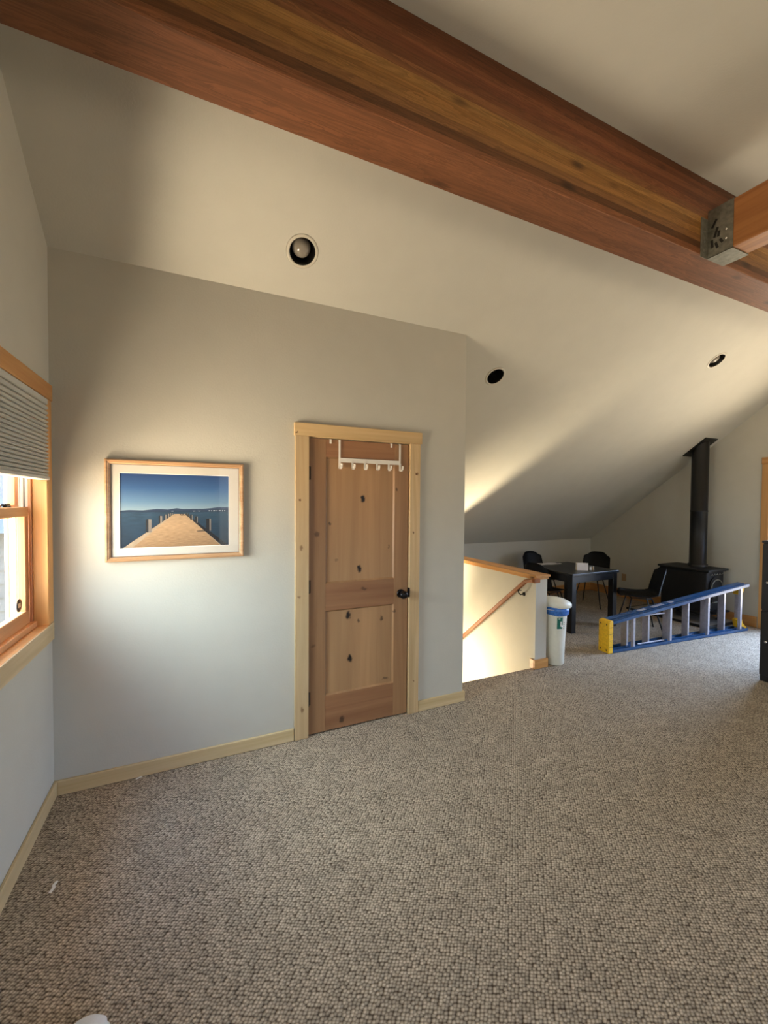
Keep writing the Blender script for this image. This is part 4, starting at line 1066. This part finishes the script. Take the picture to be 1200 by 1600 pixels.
# ================================================================== EAST GLAZED DOOR
e_ = thing('door_2', 'wood cased glazed door at the right edge behind black cabinet', 'door', (L2, -.95, 0), kind='structure')
def epart(name, mat, *boxes, parent=None):
    bm = B()
    for b in boxes: add_box(bm, *b, .002)
    return make(name, bm, mat, parent or e_)
epart('casing', 'fir_z', (L2-.02, L2-.0005, .01, .085, .001, 2.13)); epart('casing', 'fir_z', (L2-.02, L2-.0005, -2.03, -1.95, .001, 2.13))
epart('header_casing', 'fir_y', (L2-.024, L2-.0005, -2.04, .09, 2.13, 2.216))
epart('jamb', 'fir_z', (L2+.0, L2+.13, -.015, .009, .001, 2.13), (L2, L2+.13, -1.949, -1.925, .001, 2.13))
for y0, y1 in ((-.97, -.02), (-1.92, -.97)):
    p_ = epart('glazed_leaf', 'fir_z', (L2+.05, L2+.09, y0, y0+.09, .02, 2.11), (L2+.05, L2+.09, y1-.09, y1, .02, 2.11), (L2+.05, L2+.09, y0, y1, .02, .2), (L2+.05, L2+.09, y0, y1, 2.0, 2.11))
    epart('pane', 'glass', (L2+.068, L2+.072, y0+.085, y1-.085, .19, 2.01), parent=p_)
# south windows behind the camera
for k, a in enumerate(SW):
    wv = thing('window_%d' % (k+2), 'wide dormer window in the south wall', 'window', ((a[0]+a[1])/2, YB, a[2]), kind='structure')
    s = B(); add_box(s, a[0], a[0]+.06, YB-.1, YB+.02, a[2], a[3]); add_box(s, a[1]-.06, a[1], YB-.1, YB+.02, a[2], a[3]); add_box(s, a[0], a[1], YB-.1, YB+.02, a[2], a[2]+.06); add_box(s, a[0], a[1], YB-.1, YB+.02, a[3]-.06, a[3]); xm = (a[0]+a[1])/2; add_box(s, xm-.04, xm+.04, YB-.1, YB, a[2], a[3])
    make('window_frame', s, 'fir_z', wv)
    s = B(); add_box(s, a[0]+.05, a[1]-.05, YB-.06, YB-.056, a[2]+.05, a[3]-.05); make('pane', s, 'glass', wv)

# ================================================================== SMALL THINGS ON THE CARPET
# toe of a white shoe at the bottom edge
SHL = Vector((0.405, -1.40, 0)); t = thing('shoe', 'white shoe toe poking in at the bottom edge of the view', 'shoe', SHL)
def shoe_ring(s, y, w_, z0, z1, n=20):
    return [s.verts.new((SHL.x + w_*math.cos(a), y, z0 + (z1-z0)*(.5+.5*math.sin(a)) if math.sin(a) > 0 else z0 + (z1-z0)*.5*(1+math.sin(a)))) for a in [2*PI*k/n for k in range(n)]]
def loft(s, secs):
    rings = [shoe_ring(s, *q) for q in secs]
    for A, C_ in zip(rings, rings[1:]):
        for k in range(20): f = s.faces.new([A[k], A[(k+1) % 20], C_[(k+1) % 20], C_[k]]); f.smooth = True
    s.faces.new(rings[0]); s.faces.new(list(reversed(rings[-1])))
s = B(); loft(s, [(-1.262, .010, .02, .035), (-1.268, .036, .012, .05), (-1.285, .056, .01, .062), (-1.31, .063, .01, .07), (-1.35, .064, .01, .082), (-1.42, .05, .01, .10), (-1.47, .043, .01, .105), (-1.52, .043, .01, .10), (-1.55, .03, .01, .095), (-1.556, .01, .03, .08)]); make('upper', s, 'shoe', t)
s = B(); loft(s, [(-1.254, .010, .002, .018), (-1.260, .042, .001, .022), (-1.28, .062, .001, .024), (-1.31, .069, .001, .024), (-1.35, .069, .001, .024), (-1.42, .052, .001, .024), (-1.5, .049, .001, .024), (-1.55, .036, .001, .024), (-1.562, .01, .003, .02)]); make('sole', s, 'white', t)
# lint
def lint(x, y, dx, dy, label):
    s = B(); pts = [(x, y, .003), (x+dx*.4+.004, y+dy*.4, .006), (x+dx*.7-.004, y+dy*.7, .004), (x+dx, y+dy, .005)]
    sweep(s, pts, [(-.006, -.001), (.006, -.001), (.005, .001), (-.005, .001)])
    o = make('lint_scrap', s, 'lint'); o['label'] = label; o['category'] = 'lint'
lint(.160, -.680, .012, .05, 'tiny white lint scrap on the carpet near the left wall')
lint(.385, -.03, .03, .012, 'tiny white lint scrap beside the baseboard under the picture')
